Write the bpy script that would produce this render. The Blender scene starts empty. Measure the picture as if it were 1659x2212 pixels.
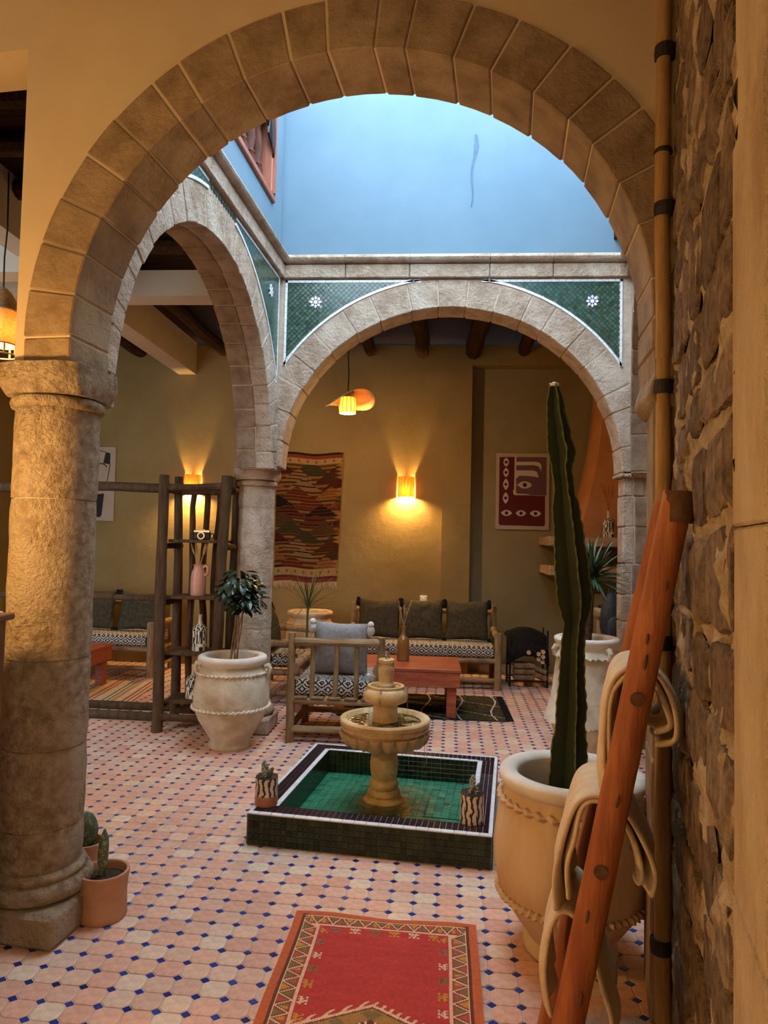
import bpy, bmesh, math, random
from mathutils import Vector, Matrix, noise
sin, cos, pi, R = math.sin, math.cos, math.pi, math.radians
rnd = random.Random(7)
SC = bpy.context.scene
COL = SC.collection

# ------------------------------------------------------------------ camera
CAM_H = 1.6
cam_data = bpy.data.cameras.new('camera')
cam_data.sensor_fit = 'HORIZONTAL'; cam_data.sensor_width = 36.0
cam_data.lens = 36.0 * 1500.0 / 1659.0
cam_data.clip_start = 0.05; cam_data.clip_end = 200
cam = bpy.data.objects.new('camera', cam_data); COL.objects.link(cam)
_yaw, _pit, _rol = R(4.0), math.atan(66 / 1500), R(1.26)
_f = Vector((-sin(_yaw) * cos(_pit), cos(_yaw) * cos(_pit), sin(_pit)))
_r0 = Vector((cos(_yaw), sin(_yaw), 0)); _u0 = _r0.cross(_f)
_r = _r0 * cos(_rol) + _u0 * sin(_rol); _u = -_r0 * sin(_rol) + _u0 * cos(_rol)
cam.matrix_world = Matrix(((_r.x, _u.x, -_f.x, 0), (_r.y, _u.y, -_f.y, 0), (_r.z, _u.z, -_f.z, CAM_H), (0, 0, 0, 1)))
SC.camera = cam

# ------------------------------------------------------------------ sky, lights, exposure
world = bpy.data.worlds.new('sky'); SC.world = world; world.use_nodes = True
bg = world.node_tree.nodes['Background']
bg.inputs[0].default_value = (0.68, 0.84, 1.0, 1); bg.inputs[1].default_value = 8.6
SC.view_settings.view_transform = 'Standard'; SC.view_settings.look = 'None'
SC.view_settings.exposure = 0.3; SC.view_settings.gamma = 1.0
SC.view_settings.use_curve_mapping = False
SC.cycles.use_denoising = True
SC.cycles.max_bounces = 10; SC.cycles.diffuse_bounces = 5; SC.cycles.transparent_max_bounces = 16
SC.cycles.sample_clamp_indirect = 6.0
SC.cycles.caustics_reflective = False; SC.cycles.caustics_refractive = False

def lamp(name, loc, power, color=(1, .62, .25), size=.06):
    d = bpy.data.lights.new(name, 'POINT'); d.energy = power; d.color = color; d.shadow_soft_size = size
    o = bpy.data.objects.new(name, d); o.location = loc; COL.objects.link(o); return o
WARM = (1.0, .55, .17)
lamp('desk_lamp_light', (-1.95, 2.0, 1.80), 58, WARM, .08)
lamp('hall_lamp_light', (-0.7, 0.45, 0.95), 13, WARM, .15)
lamp('left_gallery_fill', (-3.9, 5.2, 2.9), 7, WARM, .12)  # added fill without a fixture, brightens the left gallery
lamp('right_gallery_light', (2.9, 5.2, 2.7), 14, WARM, .12)

# ------------------------------------------------------------------ geometry helpers
class G:
    def __init__(s): s.v = []; s.f = []; s.c = []
    def add(s, vs, fs, col=None):
        n = len(s.v); s.v += [tuple(v) for v in vs]
        s.f += [tuple(i + n for i in f) for f in fs]; s.c += [col] * len(fs); return s
    def box(s, x0, x1, y0, y1, z0, z1, col=None, M=None):
        vs = [Vector((x, y, z)) for z in (z0, z1) for y in (y0, y1) for x in (x0, x1)]
        if M: vs = [M @ v for v in vs]
        return s.add(vs, [(0, 2, 3, 1), (4, 5, 7, 6), (0, 1, 5, 4), (2, 6, 7, 3), (0, 4, 6, 2), (1, 3, 7, 5)], col)
    def tube(s, pts, rad, n=10, wob=0.0, col=None, seed=None):
        pts = [Vector(p) for p in pts]; k = len(pts)
        if not isinstance(rad, (list, tuple)): rad = [rad] * k
        rr = random.Random(seed if seed is not None else rnd.random())
        off = Vector((rr.random() * 50, rr.random() * 50, rr.random() * 50))
        ref = None; vs = []
        for i, p in enumerate(pts):
            t = (pts[min(i + 1, k - 1)] - pts[max(i - 1, 0)]).normalized()
            if ref is None:
                ref = Vector((1, 0, 0)) if abs(t.x) < .8 else Vector((0, 1, 0))
            a = (ref - t * ref.dot(t)).normalized(); b = t.cross(a); ref = a
            for j in range(n):
                th = 2 * pi * j / n; d = a * cos(th) + b * sin(th); r = rad[i]
                if wob: r *= 1 + wob * noise.noise(p * 4 + d * .6 + off)
                vs.append(p + d * r)
        fs = [(i * n + j, i * n + (j + 1) % n, (i + 1) * n + (j + 1) % n, (i + 1) * n + j) for i in range(k - 1) for j in range(n)]
        fs += [tuple(reversed(range(n))), tuple(range((k - 1) * n, k * n))]
        return s.add(vs, fs, col)
    def lathe(s, prof, n=32, c=(0, 0, 0), mod=None, col=None, cap=True):
        vs = []
        for (r, z) in prof:
            for j in range(n):
                th = 2 * pi * j / n; q = r * (mod(th, z, r) if mod else 1)
                vs.append((c[0] + q * cos(th), c[1] + q * sin(th), c[2] + z))
        k = len(prof)
        fs = [(i * n + j, i * n + (j + 1) % n, (i + 1) * n + (j + 1) % n, (i + 1) * n + j) for i in range(k - 1) for j in range(n)]
        if cap and prof[0][0] > 1e-5: fs.append(tuple(reversed(range(n))))
        if cap and prof[-1][0] > 1e-5: fs.append(tuple(range((k - 1) * n, k * n)))
        return s.add(vs, fs, col)
    def prism(s, poly, y0, y1, axis='y', col=None):
        n = len(poly)
        if axis == 'y': mk = lambda p, t: (p[0], t, p[1])
        elif axis == 'z': mk = lambda p, t: (p[0], p[1], t)
        else: mk = lambda p, t: (t, p[0], p[1])
        vs = [mk(p, y0) for p in poly] + [mk(p, y1) for p in poly]
        fs = [tuple(range(n)), tuple(reversed(range(n, 2 * n)))] + [(j, n + j, n + (j + 1) % n, (j + 1) % n) for j in range(n)]
        return s.add(vs, fs, col)
    def grid(s, nu, nv, pf, cf=None):
        n = len(s.v)
        for j in range(nv + 1):
            for i in range(nu + 1): s.v.append(tuple(pf(i / nu, j / nv)))
        for j in range(nv):
            for i in range(nu):
                a = n + j * (nu + 1) + i
                s.f.append((a, a + 1, a + nu + 2, a + nu + 1))
                s.c.append(cf((i + .5) / nu, (j + .5) / nv) if cf else None)
        return s
    def ellipsoid(s, c, r, nu=12, nv=8, wob=0, col=None, M=None):
        vs = []; off = Vector((rnd.random() * 9, rnd.random() * 9, 0))
        for j in range(nv + 1):
            ph = pi * j / nv
            for i in range(nu):
                th = 2 * pi * i / nu
                d = Vector((sin(ph) * cos(th), sin(ph) * sin(th), -cos(ph)))
                k = 1 + (wob * noise.noise(d * 1.7 + off) if wob else 0)
                v = Vector((r[0] * d.x * k, r[1] * d.y * k, r[2] * d.z * k))
                if M: v = M @ v
                vs.append(v + Vector(c))
        fs = [(j * nu + i, j * nu + (i + 1) % nu, (j + 1) * nu + (i + 1) % nu, (j + 1) * nu + i) for j in range(nv) for i in range(nu)]
        return s.add(vs, fs, col)
    def mesh(s, name, mat, bev=0, smooth=35, fix=True):
        me = bpy.data.meshes.new(name); me.from_pydata(s.v, [], s.f)
        if any(c is not None for c in s.c):
            at = me.color_attributes.new('Col', 'FLOAT_COLOR', 'CORNER'); buf = []
            for f, c in zip(s.f, s.c):
                c = c or (.5, .5, .5); buf += [c[0], c[1], c[2], 1.0] * len(f)
            at.data.foreach_set('color', buf)
        if bev or fix:
            bm = bmesh.new(); bm.from_mesh(me)
            if fix: bmesh.ops.remove_doubles(bm, verts=bm.verts, dist=1e-6); bmesh.ops.recalc_face_normals(bm, faces=bm.faces)
            if bev: bmesh.ops.bevel(bm, geom=bm.edges[:], offset=bev, segments=1, affect='EDGES', clamp_overlap=True)
            bm.to_mesh(me); bm.free()
        me.materials.append(mat)
        if smooth:
            me.shade_smooth(); me.set_sharp_from_angle(angle=R(smooth))
        return me
    def build(s, name, mat, parent=None, **k):
        return link(name, s.mesh(name, mat, **k), parent)

def link(name, me, parent=None, loc=None, rot=None, scale=None):
    o = bpy.data.objects.new(name, me); COL.objects.link(o)
    if parent: o.parent = parent
    if loc is not None: o.location = loc
    if rot is not None: o.rotation_euler = rot
    if scale is not None: o.scale = scale
    return o
def tag(o, label, cat=None, group=None, kind=None):
    o['label'] = label
    if cat: o['category'] = cat
    if group: o['group'] = group
    if kind: o['kind'] = kind
    return o
def thing(name, label, cat, loc=(0, 0, 0), rz=0, group=None, kind=None):
    o = link(name, None, None, loc, (0, 0, rz)); return tag(o, label, cat, group, kind)
def copy_tree(o, parent=None):
    c = o.copy(); COL.objects.link(c); c.parent = parent
    for ch in list(o.children): copy_tree(ch, c)
    return c
def lerp(a, b, t): return a + (b - a) * t
def logpts(a, b, n=8, bend=.01, seed=0):
    a, b = Vector(a), Vector(b); L = (b - a).length; out = []
    for i in range(n + 1):
        t = i / n; p = a.lerp(b, t)
        d = Vector((noise.noise((t * L * 1.3, seed * 3.7, .5)), noise.noise((t * L * 1.3, seed * 5.1, 7.5)), noise.noise((t * L * 1.3, seed * 2.3, 3.5))))
        out.append(p + d * bend * (1 if 0 < i < n else .3))
    return out
def log(name, a, b, r, parent, mat, n=10, seg=8, bend=.012, wob=.18, r2=None, seed=None):
    seed = rnd.randint(0, 999) if seed is None else seed
    r2 = r2 or r
    g = G().tube(logpts(a, b, seg, bend, seed), [lerp(r, r2, i / seg) for i in range(seg + 1)], n, wob, seed=seed)
    return g.build(name, mat, parent)

# ------------------------------------------------------------------ materials
class NT:
    def __init__(s, name):
        s.m = bpy.data.materials.new(name); s.m.use_nodes = True; s.t = s.m.node_tree
        s.b = s.t.nodes['Principled BSDF']; s.out = s.t.nodes['Material Output']
    def n(s, typ, **k):
        o = s.t.nodes.new(typ)
        for a, v in k.items(): setattr(o, a, v)
        return o
    def l(s, a, b): s.t.links.new(a, b)
def c4(c): return (c[0], c[1], c[2], 1)
def mat(name, c1, c2=None, scale=6, rough=.8, bump=.3, bscale=40, stretch=(1, 1, 1), ramp=None, attr=False, spec=.4,
        metal=0, lo=.35, hi=.65, fine=.0, coat=0, bdist=.01, c3=None, s3=2.0, emis=None, es=0):
    """noise blended colour; ramp: colours picked per piece (random per island / object); attr: colour attribute"""
    t = NT(name); b = t.b
    b.inputs['Roughness'].default_value = rough; b.inputs['Metallic'].default_value = metal
    b.inputs['Specular IOR Level'].default_value = spec
    if coat: b.inputs['Coat Weight'].default_value = coat; b.inputs['Coat Roughness'].default_value = .12
    tc = t.n('ShaderNodeTexCoord'); mp = t.n('ShaderNodeMapping'); mp.inputs['Scale'].default_value = stretch
    t.l(tc.outputs['Object'], mp.inputs[0])
    nz = t.n('ShaderNodeTexNoise'); nz.inputs['Scale'].default_value = scale; nz.inputs['Detail'].default_value = 6; nz.inputs['Roughness'].default_value = .62
    t.l(mp.outputs[0], nz.inputs['Vector'])
    if attr:
        at = t.n('ShaderNodeAttribute'); at.attribute_name = 'Col'; base = at.outputs['Color']
    elif ramp:
        oi = t.n('ShaderNodeObjectInfo'); ge = t.n('ShaderNodeNewGeometry')
        ad = t.n('ShaderNodeMath', operation='ADD'); fr = t.n('ShaderNodeMath', operation='FRACT')
        t.l(oi.outputs['Random'], ad.inputs[0]); t.l(ge.outputs['Random Per Island'], ad.inputs[1]); t.l(ad.outputs[0], fr.inputs[0])
        rp = t.n('ShaderNodeValToRGB'); rp.color_ramp.interpolation = 'LINEAR'
        e = rp.color_ramp.elements
        for i, c in enumerate(ramp):
            p = i / (len(ramp) - 1)
            if i == 0: e[0].position = 0; e[0].color = c4(c)
            elif i == len(ramp) - 1: e[-1].position = 1; e[-1].color = c4(c)
            else: q = e.new(p); q.color = c4(c)
        t.l(fr.outputs[0], rp.inputs[0]); base = rp.outputs[0]
    else:
        rp = t.n('ShaderNodeValToRGB'); e = rp.color_ramp.elements
        e[0].position = lo; e[0].color = c4(c1); e[1].position = hi; e[1].color = c4(c2 or c1)
        t.l(nz.outputs[0], rp.inputs[0]); base = rp.outputs[0]
    if (attr or ramp) and c1 is not None:     # c1 = (dark factor, light factor) worked over the noise
        mr = t.n('ShaderNodeMapRange'); mr.inputs['From Min'].default_value = .3; mr.inputs['From Max'].default_value = .7
        mr.inputs['To Min'].default_value = c1[0]; mr.inputs['To Max'].default_value = c1[1]
        t.l(nz.outputs[0], mr.inputs[0])
        mx = t.n('ShaderNodeMix', data_type='RGBA', blend_type='MULTIPLY'); mx.inputs[0].default_value = 1
        t.l(base, mx.inputs[6]); t.l(mr.outputs[0], mx.inputs[7]); base = mx.outputs[2]
    if c3:
        n3 = t.n('ShaderNodeTexNoise'); n3.inputs['Scale'].default_value = s3; n3.inputs['Detail'].default_value = 5
        t.l(mp.outputs[0], n3.inputs['Vector'])
        r3 = t.n('ShaderNodeValToRGB'); r3.color_ramp.elements[0].position = .5; r3.color_ramp.elements[1].position = .68
        t.l(n3.outputs[0], r3.inputs[0])
        mx = t.n('ShaderNodeMix', data_type='RGBA'); t.l(r3.outputs[0], mx.inputs[0]); t.l(base, mx.inputs[6]); mx.inputs[7].default_value = c4(c3); base = mx.outputs[2]
    t.l(base, b.inputs['Base Color'])
    if bump:
        nb = t.n('ShaderNodeTexNoise'); nb.inputs['Scale'].default_value = bscale; nb.inputs['Detail'].default_value = 5; nb.inputs['Roughness'].default_value = .65
        t.l(mp.outputs[0], nb.inputs['Vector'])
        bp = t.n('ShaderNodeBump'); bp.inputs['Strength'].default_value = bump; bp.inputs['Distance'].default_value = bdist
        t.l(nb.outputs[0], bp.inputs['Height']); t.l(bp.outputs[0], b.inputs['Normal'])
    if emis:
        b.inputs['Emission Color'].default_value = c4(emis); b.inputs['Emission Strength'].default_value = es
    return t.m

M = {}
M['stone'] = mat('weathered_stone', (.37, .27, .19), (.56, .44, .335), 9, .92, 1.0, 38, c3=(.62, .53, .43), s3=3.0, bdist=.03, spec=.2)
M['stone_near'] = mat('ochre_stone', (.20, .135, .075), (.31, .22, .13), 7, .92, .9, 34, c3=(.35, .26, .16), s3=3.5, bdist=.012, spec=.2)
M['shaft'] = mat('pitted_stone', (.29, .205, .125), (.57, .445, .31), 24, .95, 1.0, 55, c3=(.54, .43, .31), s3=3.5, bdist=.05, spec=.2)
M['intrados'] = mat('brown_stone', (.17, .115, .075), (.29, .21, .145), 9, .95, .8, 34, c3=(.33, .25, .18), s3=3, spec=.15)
M['mortar'] = mat('lime_mortar', (.42, .34, .26), (.58, .50, .40), 14, .95, .8, 40, spec=.2)
M['mortar_warm'] = mat('warm_mortar', (.40, .28, .15), (.64, .51, .33), 12, .95, 1.0, 30, spec=.2, bdist=.06, c3=(.30, .20, .11), s3=7)
M['rubble'] = mat('rubble_stone', (.40, 1.5), None, 24, .95, 1.0, 55, ramp=[(.24, .155, .085), (.33, .225, .13), (.20, .135, .08), (.38, .27, .165), (.28, .185, .11)], bdist=.05, spec=.15)
M['dressed'] = mat('dressed_sandstone', (.40, .275, .145), (.56, .415, .24), 9, .95, 1.0, 50, spec=.2, bdist=.03, c3=(.60, .46, .28), s3=4, stretch=(1, 1, .5))
M['plaster'] = mat('cream_plaster', (.50, .385, .225), (.55, .43, .26), 2.5, .85, .12, 12, spec=.25)
M['ochre_wall'] = mat('khaki_plaster', (.225, .150, .050), (.265, .182, .068), 2.2, .8, .25, 7, spec=.3, bdist=.02)
M['niche_wall'] = mat('greyer_khaki_plaster', (.22, .170, .080), (.26, .20, .098), 2.2, .85, .15, 7, spec=.25)  # slightly greyer khaki than the main back wall
M['blue_wall'] = mat('pale_blue_limewash', (.115, .190, .252), (.142, .220, .285), 2.0, .85, .12, 9, spec=.25, lo=.3, hi=.7)
M['white_plaster'] = mat('white_plaster', (.46, .385, .28), (.51, .43, .32), 3, .85, .1, 12, spec=.25)
M['orange_plaster'] = mat('orange_tadelakt', (.50, .185, .055), (.60, .245, .085), 3.5, .6, .15, 10, spec=.35)
M['grout'] = mat('pale_grout', (.50, .42, .36), (.60, .52, .45), 20, .95, .3, 60, spec=.2)
M['terracotta_tile'] = mat('terracotta_tiles', (.80, 1.22), None, 30, .55, .35, 60, ramp=[(.60, .32, .225), (.69, .39, .275), (.64, .345, .24), (.70, .48, .34), (.57, .30, .215), (.69, .53, .385), (.62, .36, .265)], spec=.45, bdist=.004)
M['blue_tile'] = mat('cobalt_glazed', (.8, 1.25), None, 20, .16, .2, 30, ramp=[(.012, .022, .19), (.02, .035, .26), (.012, .016, .11), (.03, .06, .33), (.015, .025, .21)], spec=.6, bdist=.003)
M['green_tile'] = mat('green_glazed', (.75, 1.25), None, 30, .18, .25, 40, ramp=[(.022, .060, .040), (.035, .085, .060), (.05, .105, .082), (.020, .046, .026), (.055, .115, .092), (.03, .07, .05)], spec=.55, bdist=.004)
M['olive_tile'] = mat('dark_olive_glazed', (.75, 1.3), None, 30, .22, .25, 40, ramp=[(.013, .019, .007), (.024, .034, .011), (.009, .012, .005), (.034, .042, .014), (.017, .024, .009)], spec=.3, bdist=.004)
M['pool_tile'] = mat('emerald_glazed', (.8, 1.2), None, 25, .15, .15, 40, ramp=[(.045, .23, .13), (.06, .29, .17), (.035, .17, .095), (.07, .32, .19), (.05, .24, .14)], spec=.5)
M['black_tile'] = mat('aubergine_glazed', (.75, 1.3), None, 30, .2, .25, 40, ramp=[(.014, .007, .015), (.022, .011, .020), (.010, .006, .013), (.026, .013, .017)], spec=.3, bdist=.004)
M['white_tile'] = mat('white_glazed', (.94, 1.05), None, 20, .2, .15, 40, ramp=[(.74, .76, .80), (.80, .82, .85), (.70, .73, .78), (.78, .80, .82)], spec=.5)
M['marble'] = mat('honey_marble', (.40, .255, .105), (.60, .435, .22), 14, .35, .25, 40, c3=(.66, .53, .32), s3=5, spec=.5)
M['clay_white'] = mat('whitewashed_clay', (.50, .42, .31), (.70, .63, .50), 7, .85, .6, 22, c3=(.42, .33, .22), s3=5, spec=.25, bdist=.012)
M['clay_tan'] = mat('tan_clay', (.52, .355, .20), (.64, .47, .29), 6, .82, .4, 25, stretch=(1, 1, .35), c3=(.68, .53, .35), s3=5, spec=.25)
M['clay_pale'] = mat('pale_clay_rim', (.62, .55, .46), (.72, .66, .57), 8, .85, .3, 30, spec=.25)
M['terracotta'] = mat('terracotta_pot', (.40, .20, .115), (.50, .27, .16), 7, .8, .25, 40, spec=.3)
M['soil'] = mat('dark_soil', (.03, .02, .014), (.07, .05, .035), 40, .95, 1, 60, spec=.1)
M['log'] = mat('dark_log', (.046, .023, .009), (.105, .056, .023), 5, .75, .6, 18, stretch=(6, 6, 1), spec=.3)
M['log_light'] = mat('peeled_log', (.22, .13, .055), (.36, .235, .115), 5, .7, .5, 18, stretch=(5, 5, 1.2), c3=(.16, .085, .035), s3=3, spec=.3)
M['log_lightx'] = mat('peeled_log_rail', (.24, .145, .065), (.38, .25, .13), 5, .7, .5, 18, stretch=(1.2, 5, 5), c3=(.17, .095, .04), s3=3, spec=.3)
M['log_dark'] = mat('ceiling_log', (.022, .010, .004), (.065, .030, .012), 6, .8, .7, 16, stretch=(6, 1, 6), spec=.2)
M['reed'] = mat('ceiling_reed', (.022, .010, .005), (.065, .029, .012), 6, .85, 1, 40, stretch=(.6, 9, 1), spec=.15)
M['ladder'] = mat('red_cedar', (.26, .068, .014), (.42, .135, .032), 4, .55, .5, 14, stretch=(7, 7, 1), c3=(.24, .06, .016), s3=2.2, spec=.4)
M['cut'] = mat('cut_log_end', (.08, .035, .018), (.14, .07, .035), 20, .8, .4, 30, spec=.2)
M['pole'] = mat('tan_pole', (.30, .17, .055), (.44, .27, .10), 4, .7, .4, 18, stretch=(7, 7, 1), spec=.3)
M['strap'] = mat('black_strap', (.012, .009, .008), (.02, .016, .014), 20, .6, .2, 40)
M['table'] = mat('red_wood', (.28, .055, .022), (.46, .115, .045), 4, .45, .3, 14, stretch=(1.2, 8, 8), spec=.45)
M['dark_wood'] = mat('brown_wood', (.085, .035, .016), (.15, .066, .03), 4, .5, .3, 14, stretch=(6, 6, 1), spec=.4)
M['baluster'] = mat('shaded_russet_wood', (.05, .016, .010), (.10, .032, .019), 5, .6, .25, 16, stretch=(6, 6, 1), spec=.12)  # russet wood darkened: interior shade put into the baluster colour
M['mantel'] = mat('mantel_wood', (.34, .20, .095), (.48, .31, .16), 5, .75, .5, 18, stretch=(1, 6, 6), spec=.3)
M['balustrade'] = mat('russet_wood', (.25, .075, .04), (.33, .115, .065), 5, .5, .25, 16, stretch=(6, 6, 1), spec=.4)
M['olive_cloth'] = mat('charcoal_olive_cloth', (.052, .041, .024), (.090, .072, .044), 30, .95, .8, 130, spec=.1, bdist=.006)
M['black_cloth'] = mat('black_wool', (.010, .009, .009), (.02, .018, .017), 30, .95, .8, 90, spec=.1)
M['grey_cloth'] = mat('grey_wool', (.30, .285, .28), (.40, .385, .38), 40, .95, .7, 150, spec=.1)
M['white_tassel'] = mat('white_tassel', (.74, .72, .70), (.84, .82, .80), 40, .95, .8, 120, spec=.1)
M['cream_cloth'] = mat('cream_blanket', (.66, .50, .31), (.76, .60, .40), 20, .95, .6, 150, spec=.12)
M['pattern'] = mat('woven_pattern', (.85, 1.15), None, 60, .95, .6, 220, attr=True, spec=.1, bdist=.004)
M['print'] = mat('printed_colour', (.97, 1.03), None, 10, .8, 0, attr=True, spec=.3)
M['glaze'] = mat('painted_glaze', (.92, 1.08), None, 15, .28, .1, 30, attr=True, spec=.5)
M['amber'] = mat('amber_glaze', (.24, .105, .02), (.34, .16, .04), 6, .25, .1, 20, spec=.5)
M['pink_clay'] = mat('pink_glazed_clay', (.52, .24, .165), (.60, .30, .21), 5, .25, .15, 20, spec=.5)
M['straw'] = mat('dry_grass', (.42, .28, .12), (.56, .40, .20), 20, .9, .3, 60, spec=.2)
M['straw_red'] = mat('red_dry_grass', (.34, .10, .03), (.46, .16, .05), 20, .9, .3, 60, spec=.2)
M['fringe'] = mat('fringe_wool', (.46, .34, .18), (.58, .44, .26), 20, .95, .3, 60, spec=.1)
M['cactus'] = mat('cactus_green', (.009, .015, .003), (.019, .029, .006), 5, .55, .3, 30, spec=.35)
M['cactus_lit_rib'] = mat('cactus_lit_rib', (.07, .09, .015), (.12, .145, .028), 8, .6, .3, 30, spec=.35)  # rib edges coloured lighter, imitating light that catches them
M['pad'] = mat('prickly_pad', (.07, .105, .055), (.12, .165, .09), 18, .65, .5, 60, c3=(.30, .32, .22), s3=40, spec=.3)
M['leaf'] = mat('ficus_leaf', (.75, 1.25), None, 9, .25, .1, 20, ramp=[(.012, .026, .014), (.02, .042, .02), (.03, .055, .026), (.014, .03, .018)], spec=.4)
M['blade'] = mat('yucca_blade', (.7, 1.3), None, 9, .4, .1, 20, ramp=[(.02, .055, .025), (.035, .085, .04), (.05, .11, .055)], spec=.45)
M['palm'] = mat('grassy_blade', (.7, 1.3), None, 9, .5, .1, 20, ramp=[(.075, .085, .02), (.11, .12, .03), (.06, .065, .016)], spec=.35)
M['bark'] = mat('plant_stem', (.20, .125, .075), (.32, .215, .14), 12, .85, .6, 40, spec=.2)
M['bark_dark'] = mat('rough_bark', (.05, .034, .022), (.12, .085, .06), 30, .95, 1, 60, spec=.1)
M['iron'] = mat('black_iron', (.010, .009, .009), (.018, .016, .015), 20, .6, .3, 40, metal=.2)
M['black'] = mat('black_leather', (.008, .007, .007), (.016, .014, .013), 20, .45, .2, 60)
M['silver'] = mat('silver_metal', (.66, .63, .57), (.74, .71, .65), 20, .3, 0, metal=.6)
M['white_plastic'] = mat('white_plastic', (.78, .76, .70), (.80, .78, .72), 5, .4, 0)
M['canvas'] = mat('poster_board', (.37, .29, .21), (.41, .32, .235), 5, .85, 0)
M['paper'] = mat('white_paper', (.80, .78, .72), (.84, .82, .76), 5, .8, 0)
M['bag'] = mat('black_nylon', (.012, .012, .016), (.028, .028, .034), 20, .55, .4, 60, spec=.4)
M['firewood'] = mat('split_firewood', (.16, .09, .045), (.30, .19, .105), 12, .9, .6, 40, spec=.1)
M['logend'] = mat('log_end_grain', (.52, .36, .20), (.64, .48, .30), 20, .9, .4, 40, spec=.1)
M['wire'] = mat('black_wire', (.012, .01, .009), (.02, .016, .013), 10, .6, 0)
M['wicker'] = mat('wicker', (.60, .42, .20), (.80, .60, .32), 8, .8, .4, 60, spec=.2)
M['stick'] = mat('shade_sticks', (.55, .26, .09), (.80, .48, .20), 7, .7, .3, 30, stretch=(8, 8, 1), spec=.2)
M['bulb'] = mat('lit_bulb', (1, .8, .5), (1, .8, .5), 1, .5, 0, emis=(1, .70, .33), es=22)
M['stain'] = mat('grey_stain', (.078, .125, .18), (.10, .155, .22), 12, .9, 0, spec=.1)

def glassy(name, tint, rough=.03, bscale=18, bstr=.25, ior=1.33):
    t = NT(name); t.t.nodes.remove(t.b)
    tr = t.n('ShaderNodeBsdfTransparent'); tr.inputs[0].default_value = c4(tint)
    gl = t.n('ShaderNodeBsdfGlossy'); gl.inputs['Roughness'].default_value = rough
    fr = t.n('ShaderNodeFresnel'); fr.inputs[0].default_value = ior
    nz = t.n('ShaderNodeTexNoise'); nz.inputs['Scale'].default_value = bscale; nz.inputs['Detail'].default_value = 3
    bp = t.n('ShaderNodeBump'); bp.inputs['Strength'].default_value = bstr; bp.inputs['Distance'].default_value = .02
    tc = t.n('ShaderNodeTexCoord'); t.l(tc.outputs['Object'], nz.inputs['Vector'])
    t.l(nz.outputs[0], bp.inputs['Height']); t.l(bp.outputs[0], gl.inputs['Normal']); t.l(bp.outputs[0], fr.inputs['Normal'])
    mx = t.n('ShaderNodeMixShader'); t.l(fr.outputs[0], mx.inputs[0]); t.l(tr.outputs[0], mx.inputs[1]); t.l(gl.outputs[0], mx.inputs[2])
    t.l(mx.outputs[0], t.out.inputs[0]); return t.m
M['water'] = glassy('pool_water', (.88, .97, .94), .04, 16, .55)
M['bowl_water'] = glassy('bowl_water', (.97, .97, .90), .05, 30, .8, 1.18)
M['stream'] = glassy('falling_water', (.95, .97, .98), .05, 30, .6)

def translucent(name, c1, c2, scale, stretch, es, ec):
    t = NT(name); b = t.b
    tc = t.n('ShaderNodeTexCoord'); mp = t.n('ShaderNodeMapping'); mp.inputs['Scale'].default_value = stretch
    nz = t.n('ShaderNodeTexNoise'); nz.inputs['Scale'].default_value = scale; nz.inputs['Detail'].default_value = 4
    t.l(tc.outputs['Object'], mp.inputs[0]); t.l(mp.outputs[0], nz.inputs['Vector'])
    rp = t.n('ShaderNodeValToRGB'); rp.color_ramp.elements[0].position = .35; rp.color_ramp.elements[1].position = .65
    rp.color_ramp.elements[0].color = c4(c1); rp.color_ramp.elements[1].color = c4(c2); t.l(nz.outputs[0], rp.inputs[0])
    tl = t.n('ShaderNodeBsdfTranslucent'); t.l(rp.outputs[0], tl.inputs[0]); t.l(rp.outputs[0], b.inputs['Base Color'])
    b.inputs['Roughness'].default_value = .8
    mx = t.n('ShaderNodeMixShader'); mx.inputs[0].default_value = es
    t.l(b.outputs[0], mx.inputs[1]); t.l(tl.outputs[0], mx.inputs[2]); t.l(mx.outputs[0], t.out.inputs[0]); return t.m
M['shade'] = translucent('lit_stick_shade', (.55, .22, .06), (.95, .62, .25), 9, (12, 12, .6), .75, None)
M['wicker_lit'] = translucent('lit_wicker', (.70, .46, .20), (.95, .72, .38), 12, (4, 4, 8), .6, None)
# ------------------------------------------------------------------ frames (metres, camera at the origin, Y into the courtyard)
def frame(o, ang): return Matrix.Translation(Vector((o[0], o[1], 0))) @ Matrix.Rotation(ang, 4, 'Z')
FA = frame((-1.614, 2.865), R(-6.0))                      # near arcade
angB = math.atan2(2.999, .167); FB = frame((-1.614, 2.865), angB)   # left arcade, x runs from near to far column
FC = frame((-1.447, 5.864), 0.0)                          # far arcade
dD = Vector((-.242, -.970)).normalized(); angD = math.atan2(dD.y, dD.x)
FD = frame((1.733, 5.684), angD)                          # right arcade, x runs towards the camera
FS = frame((.86 + .97 * .14, 2.55 - .242 * .14), angD)    # stone wall of the entrance passage
FP = frame((-.942, 3.658), R(-6.5))                       # fountain basin
def structure(name, label, F=None):
    o = link(name, None); o['label'] = label; o['kind'] = 'structure'
    if F is not None: o.matrix_world = F
    return o
def wallbox(name, label, boxes, m, F=None):
    g = G()
    for b in boxes: g.box(*b)
    o = g.build(name, m, None, smooth=0, fix=False)
    if F is not None: o.matrix_world = F
    o['kind'] = 'structure'; o['label'] = label
    return o

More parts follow.
